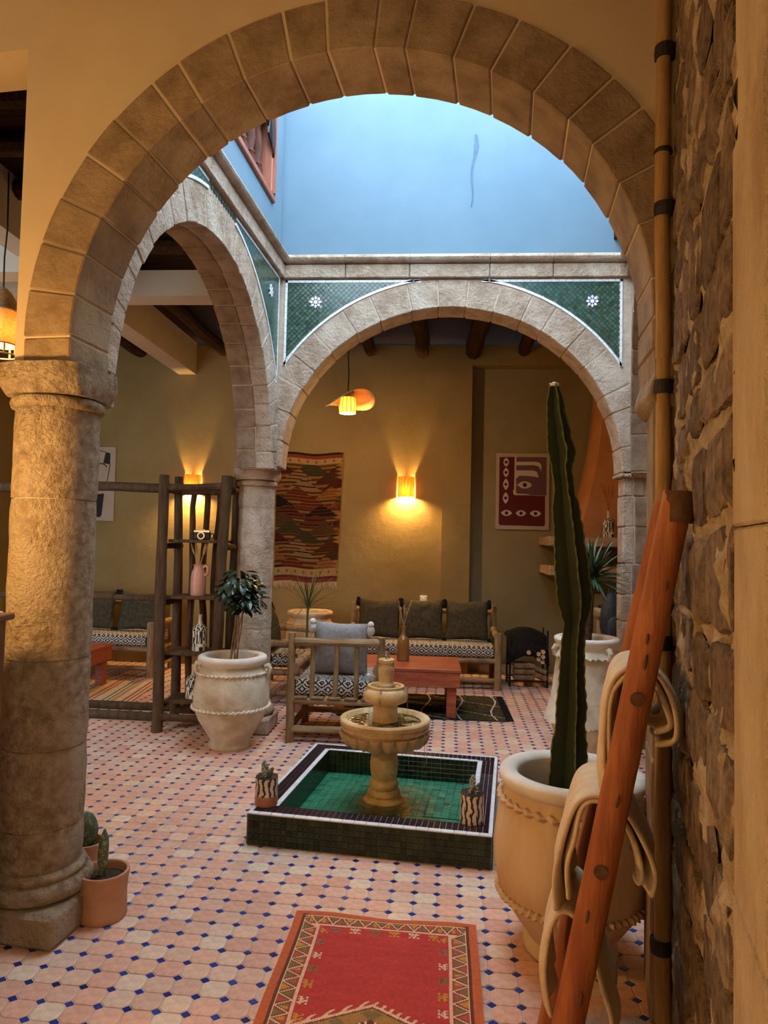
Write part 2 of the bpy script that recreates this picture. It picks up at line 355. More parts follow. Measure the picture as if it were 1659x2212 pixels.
# ------------------------------------------------------------------ room shell
BY, SY, NY = 8.75, 8.715, 8.93                              # back wall, its narrow strip, its niche
wallbox('wall_back', 'khaki plaster back wall of the lounge with two stick wall lamps',
        [(-5.4, .115, BY, BY + .5, 0, 4.12), (.115, .47, SY, SY + .4, 0, 4.12), (.47, 4.0, SY, SY + .4, 3.86, 4.12)], M['ochre_wall'])
wallbox('wall_back_niche', 'recessed plain back wall panel behind the red eye poster', [(.47, 4.0, NY, NY + .3, 0, 3.9)], M['niche_wall'])
wallbox('wall_left', 'plain left wall of the left gallery', [(-5.6, -5.3, 2.0, 9.2, 0, 4.2)], M['ochre_wall'])
wallbox('wall_right', 'plain right wall of the right gallery', [(3.9, 4.2, .5, 9.2, 0, 4.2)], M['ochre_wall'])
wallbox('wall_entrance', 'plain wall of the entrance hall behind the viewer',
        [(-3.6, 4.0, -2.3, -2.0, 0, 4.0), (-3.7, -3.5, -2.3, 3.2, 0, 4.0), (1.5, 4.0, .55, .75, 0, 4.0)], M['plaster'])
wallbox('ceiling_entrance', 'plain plaster ceiling of the entrance hall', [(-3.7, 4.0, -2.3, 3.1, 4.0, 4.16)], M['plaster'])
wallbox('baseboard_back', 'pale skirting along the back wall', [(.47, 1.3, NY - .018, NY, 0, .1)], M['white_plaster'])

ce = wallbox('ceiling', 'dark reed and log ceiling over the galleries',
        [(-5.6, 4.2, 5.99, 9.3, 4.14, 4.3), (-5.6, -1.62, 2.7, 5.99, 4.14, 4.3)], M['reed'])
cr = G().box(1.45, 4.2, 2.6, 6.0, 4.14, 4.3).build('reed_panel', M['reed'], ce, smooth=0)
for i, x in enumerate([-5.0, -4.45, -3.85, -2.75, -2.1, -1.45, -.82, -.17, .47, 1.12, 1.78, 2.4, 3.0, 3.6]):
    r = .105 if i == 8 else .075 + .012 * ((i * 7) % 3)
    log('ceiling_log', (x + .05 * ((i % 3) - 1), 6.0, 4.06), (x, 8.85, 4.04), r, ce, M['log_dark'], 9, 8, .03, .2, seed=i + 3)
for i, y in enumerate([3.1, 3.6, 4.1, 4.62, 5.15, 5.6]):
    log('ceiling_log', (-5.3, y, 4.06), (-1.78, y + .03, 4.06), .07, ce, M['log_dark'], 9, 8, .03, .2, seed=i + 40)
wallbox('trim_1', 'white plaster ceiling beam running to the back wall', [(-3.33, -3.1, 6.1, BY, 3.73, 4.15)], M['white_plaster'])
wallbox('trim_2', 'white plaster ceiling beam across the left gallery', [(-5.4, -1.6, 5.88, 6.12, 3.73, 3.96)], M['white_plaster'])
wallbox('trim_3', 'stepped plaster bracket and beam of the left gallery', [(-5.3, -3.0, 5.0, 5.2, 3.6, 4.1), (-3.2, -3.0, 3.2, 5.9, 3.72, 4.15)], M['white_plaster'])

# ------------------------------------------------------------------ floor
PX, PY = .103, .0925
fl = G().box(-5.5, 4.0, -2.2, 9.0, -.12, -.003).build('floor', M['grout'], None, smooth=0)
fl['kind'] = 'structure'; fl['label'] = 'terracotta octagon floor tiles with cobalt blue dots'
cut = .185
def octo(jit, z=0.0):
    hx, hy = PX / 2 - .0022, PY / 2 - .0022; cx, cy = PX * cut + .0012, PY * cut + .0012
    p = [(hx, -hy + cy), (hx, hy - cy), (hx - cx, hy), (-hx + cx, hy), (-hx, hy - cy), (-hx, -hy + cy), (-hx + cx, -hy), (hx - cx, -hy)]
    g = G(); vs = []
    for s, zz in ((1, -.006), (1, -.0012), (.955, 0)):
        for (x, y) in p: vs.append((x * s, y * s, zz + jit))
    fs = [(i + 8 * k, (i + 1) % 8 + 8 * k, (i + 1) % 8 + 8 * k + 8, i + 8 * k + 8) for k in (0, 1) for i in range(8)] + [tuple(range(16, 24))]
    return vs, fs
def dia():
    a, b = PX * cut - .0016, PY * cut - .0016
    vs = [(a, 0, -.006), (0, b, -.006), (-a, 0, -.006), (0, -b, -.006), (a, 0, -.0008), (0, b, -.0008), (-a, 0, -.0008), (0, -b, -.0008), (a * .9, 0, 0), (0, b * .9, 0), (-a * .9, 0, 0), (0, -b * .9, 0)]
    fs = [(i + 4 * k, (i + 1) % 4 + 4 * k, (i + 1) % 4 + 4 * k + 4, i + 4 * k + 4) for k in (0, 1) for i in range(4)] + [(8, 9, 10, 11)]
    return vs, fs
ov, of = octo(0); dv, df = dia()
me_o = G().add(ov, of).mesh('terracotta_tile', M['terracotta_tile'], smooth=0, fix=False)
me_d = G().add(dv, df).mesh('blue_tile', M['blue_tile'], smooth=0, fix=False)
FPi = FP.inverted(); rotT = R(-1.6); ct, st = cos(rotT), sin(rotT)
O0 = Vector((-.045, 3.450))                                # a blue dot seen in the photo
octs, dots = [], []
for j in range(-30, 62):
    for i in range(-56, 42):
        for k, dst in ((0, dots), (.5, octs)):
            u, v = (i + k) * PX, (j + k) * PY
            x, y = O0.x + u * ct - v * st, O0.y + u * st + v * ct
            if not (-5.2 < x < 3.6 and 1.0 < y < 8.75): continue
            q = FPi @ Vector((x, y, 0))
            if .02 < q.x < 1.26 and .02 < q.y < 1.29: continue
            if y < 2.4 and x > .25 + .42 * y: continue
            dst.append((x, y))
def in_view(p):
    x, y = p; b = math.degrees(math.atan2(x, y))
    return -33 < b < 22 and y > 2.2 and not (-.56 < x < .2 and y < 2.98)
for name, L, me, vv, ff in (('terracotta_tile', octs, me_o, ov, of), ('blue_tile', dots, me_d, dv, df)):
    L.sort(key=lambda p: (not in_view(p), p[0] ** 2 + p[1] ** 2))
    for p in L[:300]:
        o = link(name, me, fl, (p[0], p[1], rnd.uniform(-.0008, .0008)), (rnd.uniform(-.006, .006), rnd.uniform(-.006, .006), rotT))
    g = G()
    for (x, y) in L[300:]:
        dz = rnd.uniform(-.0008, .0008)
        g.add([(x + a * ct - b * st, y + a * st + b * ct, c + dz) for a, b, c in vv], ff)
    o = g.build(name + '_field', M[name], fl, smooth=0, fix=False); o['kind'] = 'stuff'

# ------------------------------------------------------------------ arcades
def arch_pts(cx, a, zc, b, n): return [(cx - a * cos(pi * i / n), zc + b * sin(pi * i / n)) for i in range(n + 1)]
def arch_body(name, par, m, x0, x1, zt, cx, a, zc, b, zs, y0, y1, n=48):
    pr = [(x0, zs), (cx - a, zs)] + arch_pts(cx, a, zc, b, n) + [(cx + a, zs), (x1, zs)]
    if x0 >= cx - a - 1e-4: pr = pr[1:]
    g = G()
    for (p, q) in zip(pr, pr[1:]):
        (xa, za), (xb, zb) = p, q
        if abs(xa - xb) > 1e-6:
            g.add([(xa, y0, za), (xb, y0, zb), (xb, y0, zt), (xa, y0, zt)], [(0, 1, 2, 3)])
            g.add([(xa, y1, za), (xb, y1, zb), (xb, y1, zt), (xa, y1, zt)], [(3, 2, 1, 0)])
            g.add([(xa, y0, zt), (xb, y0, zt), (xb, y1, zt), (xa, y1, zt)], [(0, 1, 2, 3)])
        g.add([(xa, y0, za), (xb, y0, zb), (xb, y1, zb), (xa, y1, za)], [(3, 2, 1, 0)])
    for x in (pr[0][0], pr[-1][0]):
        g.add([(x, y0, zs), (x, y1, zs), (x, y1, zt), (x, y0, zt)], [(0, 1, 2, 3)])
    return g.build(name, m, par, smooth=25)
def voussoirs(par, m, cx, a, zc, b, zs, rt, y0, y1, n, splits=(), name='voussoir', seed=1, mi=None):
    rr = random.Random(seed); ys = [y0] + list(splits) + [y1]
    for k in range(len(ys) - 1):
        ya, yb = ys[k] + (.003 if k else 0), ys[k + 1] - (.003 if k < len(ys) - 2 else 0)
        cuts = [0.0]
        for i in range(1, n): cuts.append((i + rr.uniform(-.18, .18)) / n)
        cuts.append(1.0)
        mm = mi if (mi and k) else m
        for t0, t1 in zip(cuts, cuts[1:]):
            g0 = .0012; q = []
            dz = rr.uniform(-.004, .004)
            for t in (t0 + g0, (t0 + t1) / 2, t1 - g0): q.append((cx - (a + dz) * cos(pi * t), zc + (b + dz) * sin(pi * t)))
            o = [(cx - (a + rt) * cos(pi * t), zc + (b + rt) * sin(pi * t)) for t in (t1 - g0, (t0 + t1) / 2, t0 + g0)]
            G().prism(q + o, ya + rr.uniform(-.004, .004), yb).build(name, mm, par, bev=.005, smooth=0)
        if zc - zs > .06:
            for s in (-1, 1):
                xi, xo = cx + s * a, cx + s * (a + rt)
                G().box(min(xi, xo), max(xi, xo), ya, yb, zs, zc - .004).build(name, mm, par, bev=.007, smooth=0)
def cornice(par, x0, x1, y, m, seed=3):
    rr = random.Random(seed); x = x0
    while x < x1 - .05:
        w = min(rr.uniform(.5, .75), x1 - x)
        if x1 - x - w < .2: w = x1 - x
        G().box(x + .003, x + w - .003, y - .035, y + .2, 3.81, 3.925).build('frieze_block', m, par, bev=.006, smooth=0)
        prof = [(y + .2, 3.93), (y - .05, 3.93), (y - .075, 3.945), (y - .085, 3.965), (y - .075, 3.985), (y - .055, 4.0), (y + .2, 4.0)]
        G().prism(prof, x + .002, x + w - .002, 'x').build('cornice_block', m, par, smooth=40)
        x += w
def spandrels(par, xl, xr, zt, cx, a, zc, b, y, single, rose):
    """green diamond mosaic with white tile border between the arch ring and the cornice"""
    s = .0435
    def inside(x, z, mg): return xl + mg < x < xr - mg and z < zt - mg and ((x - cx) / (a + mg)) ** 2 + ((z - zc) / (b + mg)) ** 2 > 1 and z > zc
    d = s / 2 - .0018
    tile = [(0, -d), (d, 0), (0, d), (-d, 0)]
    me = G().prism(tile, -.004, .006).mesh('green_tile', M['green_tile'], bev=.0012, smooth=0)
    P = []
    nx, nz = int((xr - xl) / s) + 2, int(1.2 / s) + 2
    for j in range(-1, nz * 2):
        for i in range(-1, nx):
            x, z = xl + (i + .5 * (j % 2)) * s, zt - j * s / 2
            if inside(x, z, .018) and all((x - rx) ** 2 + (z - rz) ** 2 > .052 ** 2 for rx, rz in rose): P.append((x, z))
    P.sort(key=lambda p: -abs(p[0] - cx) + rnd.random() * .2)
    g = G()
    for i, (x, z) in enumerate(P):
        yy = y + rnd.uniform(-.0008, .0008)
        if single and i < 300: link('green_tile', me, par, (x, yy, z), (rnd.uniform(-.03, .03), 0, rnd.uniform(-.03, .03)))
        else: g.prism([(x + px, z + pz) for px, pz in tile], yy - .004, yy + .006)
    if g.v:
        o = g.build('green_mosaic', M['green_tile'], par, smooth=0); o['kind'] = 'stuff'
    # white border tiles
    W = []
    def strip(pts, wid=.020, step=.058):
        acc = 0; L = []
        for p, q in zip(pts, pts[1:]):
            dd = math.dist(p, q); n = max(1, round(dd / step))
            for k in range(n):
                t0, t1 = k / n, (k + 1) / n
                L.append((lerp(p[0], q[0], t0), lerp(p[1], q[1], t0), lerp(p[0], q[0], t1), lerp(p[1], q[1], t1)))
        for (xa, za, xb, zb) in L:
            ux, uz = xb - xa, zb - za; ln = math.hypot(ux, uz); ux, uz = ux / ln, uz / ln; nx_, nz_ = -uz, ux
            e = .0012; w = wid / 2
            poly = [(xa + ux * e - nx_ * w, za + uz * e - nz_ * w), (xb - ux * e - nx_ * w, zb - uz * e - nz_ * w), (xb - ux * e + nx_ * w, zb - uz * e + nz_ * w), (xa + ux * e + nx_ * w, za + uz * e + nz_ * w)]
            W.append(poly)
    def arcz(x): return zc + b * math.sqrt(max(0, 1 - ((x - cx) / a) ** 2))
    def arcx(z): return a * math.sqrt(max(0, 1 - ((z - zc) / b) ** 2))
    e = .011
    for sgn, xe in ((-1, xl), (1, xr)):
        zlow = arcz(xe - sgn * e) if abs(xe - cx) < a else zc
        strip([(xe - sgn * e, zt), (xe - sgn * e, zlow)])
        xtop = cx + sgn * arcx(zt - e) if zt - e < zc + b else cx + sgn * .25
        strip([(xe, zt - e), (xtop, zt - e)])
        th = [math.atan2((zlow - zc) / b, (xe - cx) / a), math.atan2((zt - e - zc) / b, (xtop - cx) / a)]
        n = 22; pts = [(cx + (a + e) * cos(lerp(th[0], th[1], k / n)), zc + (b + e) * sin(lerp(th[0], th[1], k / n))) for k in range(n + 1)]
        strip(pts)
    for poly in W:
        G().prism(poly, y - .007, y + .004).build('white_tile', M['white_tile'], par, smooth=0)
    for rx, rz in rose:
        G().lathe([(.001, 0), (.046, 0), (.046, .004), (.001, .004)], 16).build('rosette_ground', M['blue_tile'], par, smooth=0).matrix_local = Matrix.Translation((rx, y - .001, rz)) @ Matrix.Rotation(R(90), 4, 'X')
        g = G()
        for k in range(8):
            th = k * pi / 4; c = (rx + .036 * cos(th), rz + .036 * sin(th)); q = .0175
            g.prism([(c[0] + q * cos(th + t) * (1 if i % 2 == 0 else .72), c[1] + q * sin(th + t) * (1 if i % 2 == 0 else .72)) for i, t in enumerate((0, pi / 2, pi, 3 * pi / 2))], y - .010, y)
        g.prism([(rx + .017 * cos(t * pi / 4 + .39), rz + .017 * sin(t * pi / 4 + .39)) for t in range(8)], y - .010, y)
        g.build('rosette', M['white_tile'], par, smooth=0)

# near arch: plaster wall with an ochre stone ring
wa = structure('wall_near_arch', 'near wide stone arch in cream plaster wall framing the courtyard', FA)
arch_body('plaster_face', wa, M['plaster'], -.11, 2.95, 4.05, 1.274, 1.135, 2.414, 1.09, 2.30, -.145, .125)
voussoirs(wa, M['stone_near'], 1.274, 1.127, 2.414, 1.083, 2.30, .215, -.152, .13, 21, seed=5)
G().box(-1.8, -.45, -.145, .095, 0, 4.05).box(-.45, -.11, -.145, .095, 3.65, 4.05).build('plaster_pier', M['plaster'], wa, smooth=0)
rr = random.Random(4)
z = 0.0
while z < 2.05:                                                # right pier of the near arch, in courses
    hh = rr.uniform(.26, .4); hh = 2.1 - z if z + hh > 1.95 else hh
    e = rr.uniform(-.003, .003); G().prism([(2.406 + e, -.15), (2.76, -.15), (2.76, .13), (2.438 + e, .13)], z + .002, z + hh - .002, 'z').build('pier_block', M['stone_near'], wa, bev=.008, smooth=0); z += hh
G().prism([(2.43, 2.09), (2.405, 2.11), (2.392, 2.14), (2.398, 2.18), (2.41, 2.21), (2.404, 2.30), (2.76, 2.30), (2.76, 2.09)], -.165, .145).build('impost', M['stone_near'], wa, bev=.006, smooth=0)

# left arcade
wb = structure('wall_left_arcade', 'left stone arcade wall with an arch and green mosaic corner', FB)
arch_body('stone_face', wb, M['mortar'], .17, 2.86, 4.0, 1.46, 1.27, 2.18, 1.35, 2.29, -.137, .156)
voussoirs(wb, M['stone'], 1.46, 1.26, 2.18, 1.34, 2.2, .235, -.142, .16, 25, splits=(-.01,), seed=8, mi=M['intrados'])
cornice(wb, .12, 2.864, -.142, M['stone'], 2)
spandrels(wb, .25, 2.80, 3.80, 1.46, 1.497, 2.18, 1.577, -.141, False, [(2.56, 3.60)])

# far arcade
wc = structure('wall_far_arcade', 'far stone arcade wall with a round arch and green mosaic spandrels', FC)
arch_body('stone_face', wc, M['mortar'], .10, 3.20, 4.0, 1.567, 1.42, 2.21, 1.37, 2.29, -.140, .127)
voussoirs(wc, M['stone'], 1.567, 1.41, 2.21, 1.36, 2.2, .235, -.146, .13, 19, seed=12)
cornice(wc, .10, 3.15, -.144, M['stone'], 7)
spandrels(wc, .168, 2.965, 3.80, 1.567, 1.648, 2.21, 1.598, -.144, True, [(.431, 3.612), (2.721, 3.615)])

# right arcade (seen edge-on)
wd = structure('wall_right_arcade', 'right stone arcade wall seen almost edge on', FD)
arch_body('stone_face', wd, M['stone'], 0.0, 3.1, 4.0, 1.42, 1.36, 2.21, 1.37, 2.2, -.142, .15)
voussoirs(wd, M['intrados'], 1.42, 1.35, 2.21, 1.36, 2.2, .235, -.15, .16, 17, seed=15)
cornice(wd, 0.05, 3.0, -.15, M['stone'], 9)
rr = random.Random(21); z = 0.0
while z < 2.15:                                                # far right pier in courses
    hh = rr.uniform(.2, .3); hh = 2.17 - z if z + hh > 2.02 else hh
    xm = 1.60 + rr.uniform(0, .03); xe = 1.532
    G().box(xe + rr.uniform(0, .008), xm, 5.724 + rr.uniform(0, .008), 5.9, z + .003, z + hh - .003).build('pier_block', M['stone'], wd, bev=.008, smooth=0).matrix_parent_inverse = FD.inverted()
    xk = xm + rr.uniform(.09, .18)
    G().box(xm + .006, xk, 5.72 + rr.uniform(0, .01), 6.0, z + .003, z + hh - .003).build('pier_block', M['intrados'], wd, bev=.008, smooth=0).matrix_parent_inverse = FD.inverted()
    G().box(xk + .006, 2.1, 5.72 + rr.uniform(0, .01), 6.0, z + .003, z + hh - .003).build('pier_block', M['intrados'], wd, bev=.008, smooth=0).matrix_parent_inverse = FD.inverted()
    z += hh
G().box(1.56, 2.08, 5.735, 5.88, 0, 2.2).build('mortar_core', M['mortar'], wd, smooth=0).matrix_parent_inverse = FD.inverted()
G().box(1.505, 1.60, 5.69, 5.95, 2.17, 2.2).box(1.606, 2.1, 5.695, 6.0, 2.175, 2.225).build('impost', M['stone'], wd, bev=.008, smooth=0).matrix_parent_inverse = FD.inverted()

# upper walls of the light well, painted pale blue
UT = 5.75  # unseen wall tops, lowered to let more sky light down
wallbox('wall_upper_back', 'pale blue upper wall above the far arcade', [(-1.75, 2.2, 5.74, 6.0, 4.0, UT)], M['blue_wall'])
wl = wallbox('wall_upper_left', 'pale blue upper wall with a wooden balcony opening',
        [(.1, 2.87, -.125, .16, 4.0, 4.33), (2.60, 2.87, -.125, .16, 4.33, UT), (.1, 2.6, -.125, .16, 5.62, UT), (.1, .9, -.125, .16, 4.33, 5.7)], M['blue_wall'], FB)
wallbox('wall_upper_right', 'pale blue upper wall over the right arcade', [(0, 3.1, -.13, .15, 4.0, UT)], M['blue_wall'], FD)
wallbox('wall_upper_near', 'unseen pale upper wall over the near arch, kept low for daylight', [(-.2, 2.95, -.14, .12, 4.0, 4.55)], M['blue_wall'], FA)  # out of view, cut low so sky light reaches the far arcade
wallbox('wall_upper_room', 'room behind the balcony, coloured dark as if in shade', [(.3, 2.9, .16, 1.9, 4.16, 4.3), (.3, 2.9, 1.9, 2.0, 4.2, UT), (.3, 2.9, .16, 2.0, UT - .1, UT), (.3, .4, .16, 1.9, 4.2, UT), (2.8, 2.9, .16, 1.9, 4.2, UT)], M['dark_wood'], FB)  # dark wood colour stands in for the shade inside the room
g = G(); pts = []
for i in range(15):                                            # damp crack running down the blue wall
    t = i / 14; pts.append((.305 - .035 * t + .012 * sin(t * 9), 5.05 - .62 * t))
for (p, q, w) in zip(pts, pts[1:], [.012, .016, .02, .016, .012, .010, .009, .008, .008, .007, .007, .006, .006, .005]):
    g.add([(p[0] - w, 5.737, p[1]), (p[0] + w, 5.737, p[1]), (q[0] + w, 5.737, q[1]), (q[0] - w, 5.737, q[1])], [(0, 1, 2, 3)])
g.build('damp_stain', M['stain'], bpy.data.objects['wall_upper_back'], smooth=0)

# balcony balustrade in the left upper wall
bal = structure('balcony', 'russet wooden balcony balustrade high in the blue upper wall', FB); bal['kind'] = 'thing'; bal['category'] = 'balcony'
G().box(.9, 2.6, -.15, .06, 4.33, 4.385).build('sill_rail', M['balustrade'], bal, bev=.008, smooth=0)
G().box(2.50, 2.605, -.145, .06, 4.385, 5.7).build('jamb_post', M['balustrade'], bal, bev=.008, smooth=0)
G().box(2.535, 2.56, -.16, -.14, 4.385, 5.7).build('jamb_moulding', M['balustrade'], bal, smooth=0)
G().box(.9, 2.5, -.12, .03, 5.25, 5.33).build('top_rail', M['balustrade'], bal, bev=.01, smooth=0)
bprof = [(.012, .0), (.04, .12), (.044, .14), (.036, .16), (.05, .24), (.036, .36), (.028, .42), (.036, .48), (.05, .62), (.034, .74), (.04, .78), (.012, .86)]
gb = G().box(-.042, .042, -.042, .042, 0, .14).lathe([(.030, .14), (.044, .15), (.044, .165), (.032, .18), (.05, .28), (.034, .42), (.028, .44), (.05, .58), (.032, .70), (.044, .72), (.03, .74)], 12).box(-.042, .042, -.042, .042, .74, .87)
mb = gb.mesh('baluster', M['baluster'], smooth=50)
for x in (2.38, 2.2, 2.02, 1.84, 1.66, 1.48): link('baluster', mb, bal, (x, -.05, 4.385))
def bc(u, v):
    s = lerp(1.75, 2.475, u); k = 2.44 - s
    zt = 5.34; drop = .52 * (u ** 2.2) + .16
    z = zt - drop * v
    return Vector((s + .03 * v, -.128 - .028 * sin(v * 2.2) - .010 * sin(u * 30 + v * 4), z))
cl = G().grid(28, 24, bc, lambda u, v: (.26, .24, .23) if int(u * 26) % 6 == 3 else ((.016, .014, .016) if int(u * 26) % 6 > 1 else (.05, .040, .038)))
o = cl.build('striped_rug', M['pattern'], None); o.matrix_world = FB
sm = o.modifiers.new('thick', 'SOLIDIFY'); sm.thickness = .015
tag(o, 'black and white striped rug hung over the balcony rail', 'rug')

# ------------------------------------------------------------------ round stone columns
def column(label, c, r, ztop, joints, plinth, seed, m, ang, cap_h=.13):
    t = thing('stone_column', label, 'column', (c[0], c[1], 0), ang)
    rr = random.Random(seed)
    h = plinth; pw = r + .045
    G().box(-pw, pw, -pw, pw, 0, .135).build('plinth', m, t, bev=.018, smooth=0)
    G().lathe([(r + .02, .135), (r + .04, .15), (r + .046, .175), (r + .034, .2), (r + .012, .212), (r + .02, .225), (r + .012, .24), (r, .25)], 40).build('base_moulding', m, t, smooth=60)
    zs = [.25] + joints + [ztop - .05]
    for za, zb in zip(zs, zs[1:]):
        n, k = 40, max(3, int((zb - za) / .045)); off = Vector((rr.random() * 30, rr.random() * 30, 0)); g = G(); vs = []
        for i in range(k + 1):
            zz = lerp(za + .0018, zb - .0018, i / k); e = .003 if i in (0, k) else 0
            for j in range(n):
                th = 2 * pi * j / n; d = Vector((cos(th), sin(th), 0))
                q = r - e + .005 * noise.noise(d * 2.5 + off + Vector((0, 0, zz * 6))) + .0035 * noise.noise(d * 9 + off + Vector((0, 0, zz * 22)))
                vs.append((d.x * q, d.y * q, zz))
        fs = [(i * n + j, i * n + (j + 1) % n, (i + 1) * n + (j + 1) % n, (i + 1) * n + j) for i in range(k) for j in range(n)]
        g.add(vs, fs + [tuple(reversed(range(n))), tuple(range(k * n, k * n + n))]); g.build('stone_drum', m, t, smooth=60)
    G().lathe([(r, ztop - .05), (r + .014, ztop - .045), (r + .02, ztop - .025), (r + .014, ztop - .006), (r + .002, ztop)], 40).build('neck_ring', m, t, smooth=60)
    G().lathe([(r - .0105, .26), (r - .0105, ztop - .06)], 40).build('mortar_core', M['mortar'], t, smooth=60)
    # broken square capital
    n = 9; g = G(); off = Vector((seed, seed * 2, 0)); w = r + .025
    def cap(z):
        out = []
        for j in range(4 * n):
            s, k = divmod(j, n); u = -1 + 2 * k / n
            p = [(u, -1), (1, u), (-u, 1), (-1, -u)][s]
            d = Vector((p[0], p[1], 0)); rad = min(1.0, 1.18 / d.length)
            e = lerp(.90, 1.0, min(1, (z - ztop) / .05)) * (1 + .09 * noise.noise(d * 2.2 + off + Vector((0, 0, z * 9))))
            out.append((d.x * w * rad * e, d.y * w * rad * e, z))
        return out
    vs = []; zz = [ztop + .004, ztop + .03, ztop + .055, ztop + .09, ztop + cap_h]
    for z in zz: vs += cap(z)
    N = 4 * n; fs = [(i * N + j, i * N + (j + 1) % N, (i + 1) * N + (j + 1) % N, (i + 1) * N + j) for i in range(4) for j in range(N)]
    g.add(vs, fs + [tuple(reversed(range(N))), tuple(range(4 * N, 5 * N))]); g.build('capital', m, t, smooth=30)
    return t
column('near round stone column with a square plinth under the wide near arch', (-1.614, 2.865), .168, 2.175, [.41, .73, 1.09, 1.75], .135, 3, M['shaft'], R(-6))
column('far round stone column behind the small leafy potted tree', (-1.505, 5.864), .152, 2.10, [.5, .86, 1.19, 1.53, 1.87], .13, 9, M['stone'], 0, .17)

# ------------------------------------------------------------------ rubble wall of the entrance passage
ws = structure('wall_entrance_right', 'rough rubble stone wall on the right with pale mortar', FS)
g = G()
def mw(u, v):
    x, z = lerp(-.05, 1.36, u), lerp(0, 4.05, v)
    return (x, -.138 + .024 * noise.noise((x * 6, z * 6, 3)) + .016 * noise.noise((x * 17, z * 17, 8)) + .008 * noise.noise((x * 40, z * 40, 5)), z)
g.grid(80, 240, mw).build('mortar_bed', M['mortar_warm'], ws, smooth=60)
G().box(-.06, 1.33, -.11, .2, 0, 4.05).build('wall_core', M['mortar_warm'], ws, smooth=0)
rr = random.Random(11); z = .02; row = 0
while z < 3.95:
    hgt = rr.uniform(.13, .27); x = -.06 - rr.uniform(0, .1)
    while x < 1.33:
        w = rr.uniform(.15, .36)
        if rr.random() < .94:
            x0, x1 = max(x, -.05), min(x + w, 1.33)
            if x1 - x0 > .06:
                cx, cz = (x0 + x1) / 2, z + hgt / 2 + rr.uniform(-.02, .02); n = 9; poly = []
                for k in range(n):
                    th = 2 * pi * k / n + rr.uniform(-.22, .22); q = rr.uniform(.92, 1.10)
                    ex = abs(cos(th)) ** .6 * (1 if cos(th) > 0 else -1); ez = abs(sin(th)) ** .6 * (1 if sin(th) > 0 else -1)
                    poly.append((cx + ex * q * ((x1 - x0) / 2 - .010), cz + ez * q * (hgt / 2 - .012)))
                gg = G(); vs = []; p1, p2 = rr.uniform(.008, .014), rr.uniform(.010, .020)
                for s, d in ((1.02, 0), (.97, -p1), (.72, -p2)):
                    for (px, pz) in poly: vs.append((cx + (px - cx) * s, -.137 + d + rr.uniform(-.004, .004), cz + (pz - cz) * s))
                fs = [(i + n * k, (i + 1) % n + n * k, (i + 1) % n + n * k + n, i + n * k + n) for k in (0, 1) for i in range(n)] + [tuple(range(2 * n, 3 * n))]
                gg.add(vs, fs).build('rubble_stone', M['rubble'], ws, smooth=40)
        x += w
    z += hgt
z = 0.0
while z < 4.0:                                                 # dressed jamb of the passage
    hh = rr.uniform(.45, .8)
    G().box(1.335, 1.60 + rr.uniform(-.01, .01), -.150 + rr.uniform(-.004, .004), .5, z + .001, min(4.05, z + hh) - .001).build('jamb_stone', M['dressed'], ws, bev=.005, smooth=0); z += hh
# ------------------------------------------------------------------ fountain basin
bs = thing('fountain_basin', 'low square green tiled fountain basin with a black and white tiled rim', 'basin', (0, 0, 0))
bs.matrix_world = FP
BW, BD, BH, T = 1.275, 1.31, .164, .128
G().box(.004, BW - .004, .004, T, 0, BH).box(.004, BW - .004, BD - T, BD - .004, 0, BH).box(.004, T, T, BD - T, 0, BH).box(BW - T, BW - .004, T, BD - T, 0, BH).build('basin_wall', M['grout'], bs, smooth=0)
POOLF = .012
def tiles(name, m, P, limit, bev=.0012):
    """P: (centre, size u, size v, axes) square tiles; the first ones are single parts, the rest one joined part"""
    cache = {}
    g = G()
    for i, (c, su, sv, U, V, N) in enumerate(P):
        th = .004
        if i < limit:
            key = (round(su, 4), round(sv, 4))
            if key not in cache:
                cache[key] = G().box(-su / 2, su / 2, -sv / 2, sv / 2, -.004, th).mesh(name, m, bev=bev, smooth=0)
            o = link(name, cache[key], bs)
            mt = Matrix((U, V, N)).transposed().to_4x4(); mt.translation = c
            o.matrix_local = mt @ Matrix.Rotation(rnd.uniform(-.012, .012), 4, 'X') @ Matrix.Rotation(rnd.uniform(-.012, .012), 4, 'Y')
        else:
            mt = Matrix((U, V, N)).transposed().to_4x4(); mt.translation = c
            g.box(-su / 2, su / 2, -sv / 2, sv / 2, -.004, th, M=mt @ Matrix.Rotation(rnd.uniform(-.012, .012), 4, 'X') @ Matrix.Rotation(rnd.uniform(-.012, .012), 4, 'Y'))
    if g.v:
        o = g.build(name + '_field', m, bs, smooth=0); o['kind'] = 'stuff'
X, Y, Z = Vector((1, 0, 0)), Vector((0, 1, 0)), Vector((0, 0, 1))
s = .0306
front, other = [], []
for j in range(5):
    for i in range(42):
        front.append((Vector((.006 + (i + .5) * .03008, .002, .004 + (j + .5) * .0312)), .0288, .0298, X, Z, -Y))
        for (c, U, N) in ((Vector((.006 + (i + .5) * .03008, BD - .002, .004 + (j + .5) * .0312)), -X, Y), (Vector((.002, .006 + (i + .5) * .0309, .004 + (j + .5) * .0312)), -Y, -X), (Vector((BW - .002, .006 + (i + .5) * .0309, .004 + (j + .5) * .0312)), Y, X)):
            other.append((c, .0288, .0298, U, Z, N))
n_in = 33
for j in range(5):
    for i in range(n_in):
        a = T + (i + .5) * (BW - 2 * T) / n_in; b = T + (i + .5) * (BD - 2 * T) / n_in; z = .012 + (j + .5) * .0304
        for (c, U, N) in ((Vector((a, BD - T, z)), X, -Y), (Vector((T, b, z)), Y, X), (Vector((BW - T, b, z)), -Y, -X)):
            (front if N.y < -.5 and i > 14 else other).append((c, .0290, .0290, U, Z, N))
tiles('olive_tile', M['olive_tile'], front + other, 300)
P = []
nf = 22
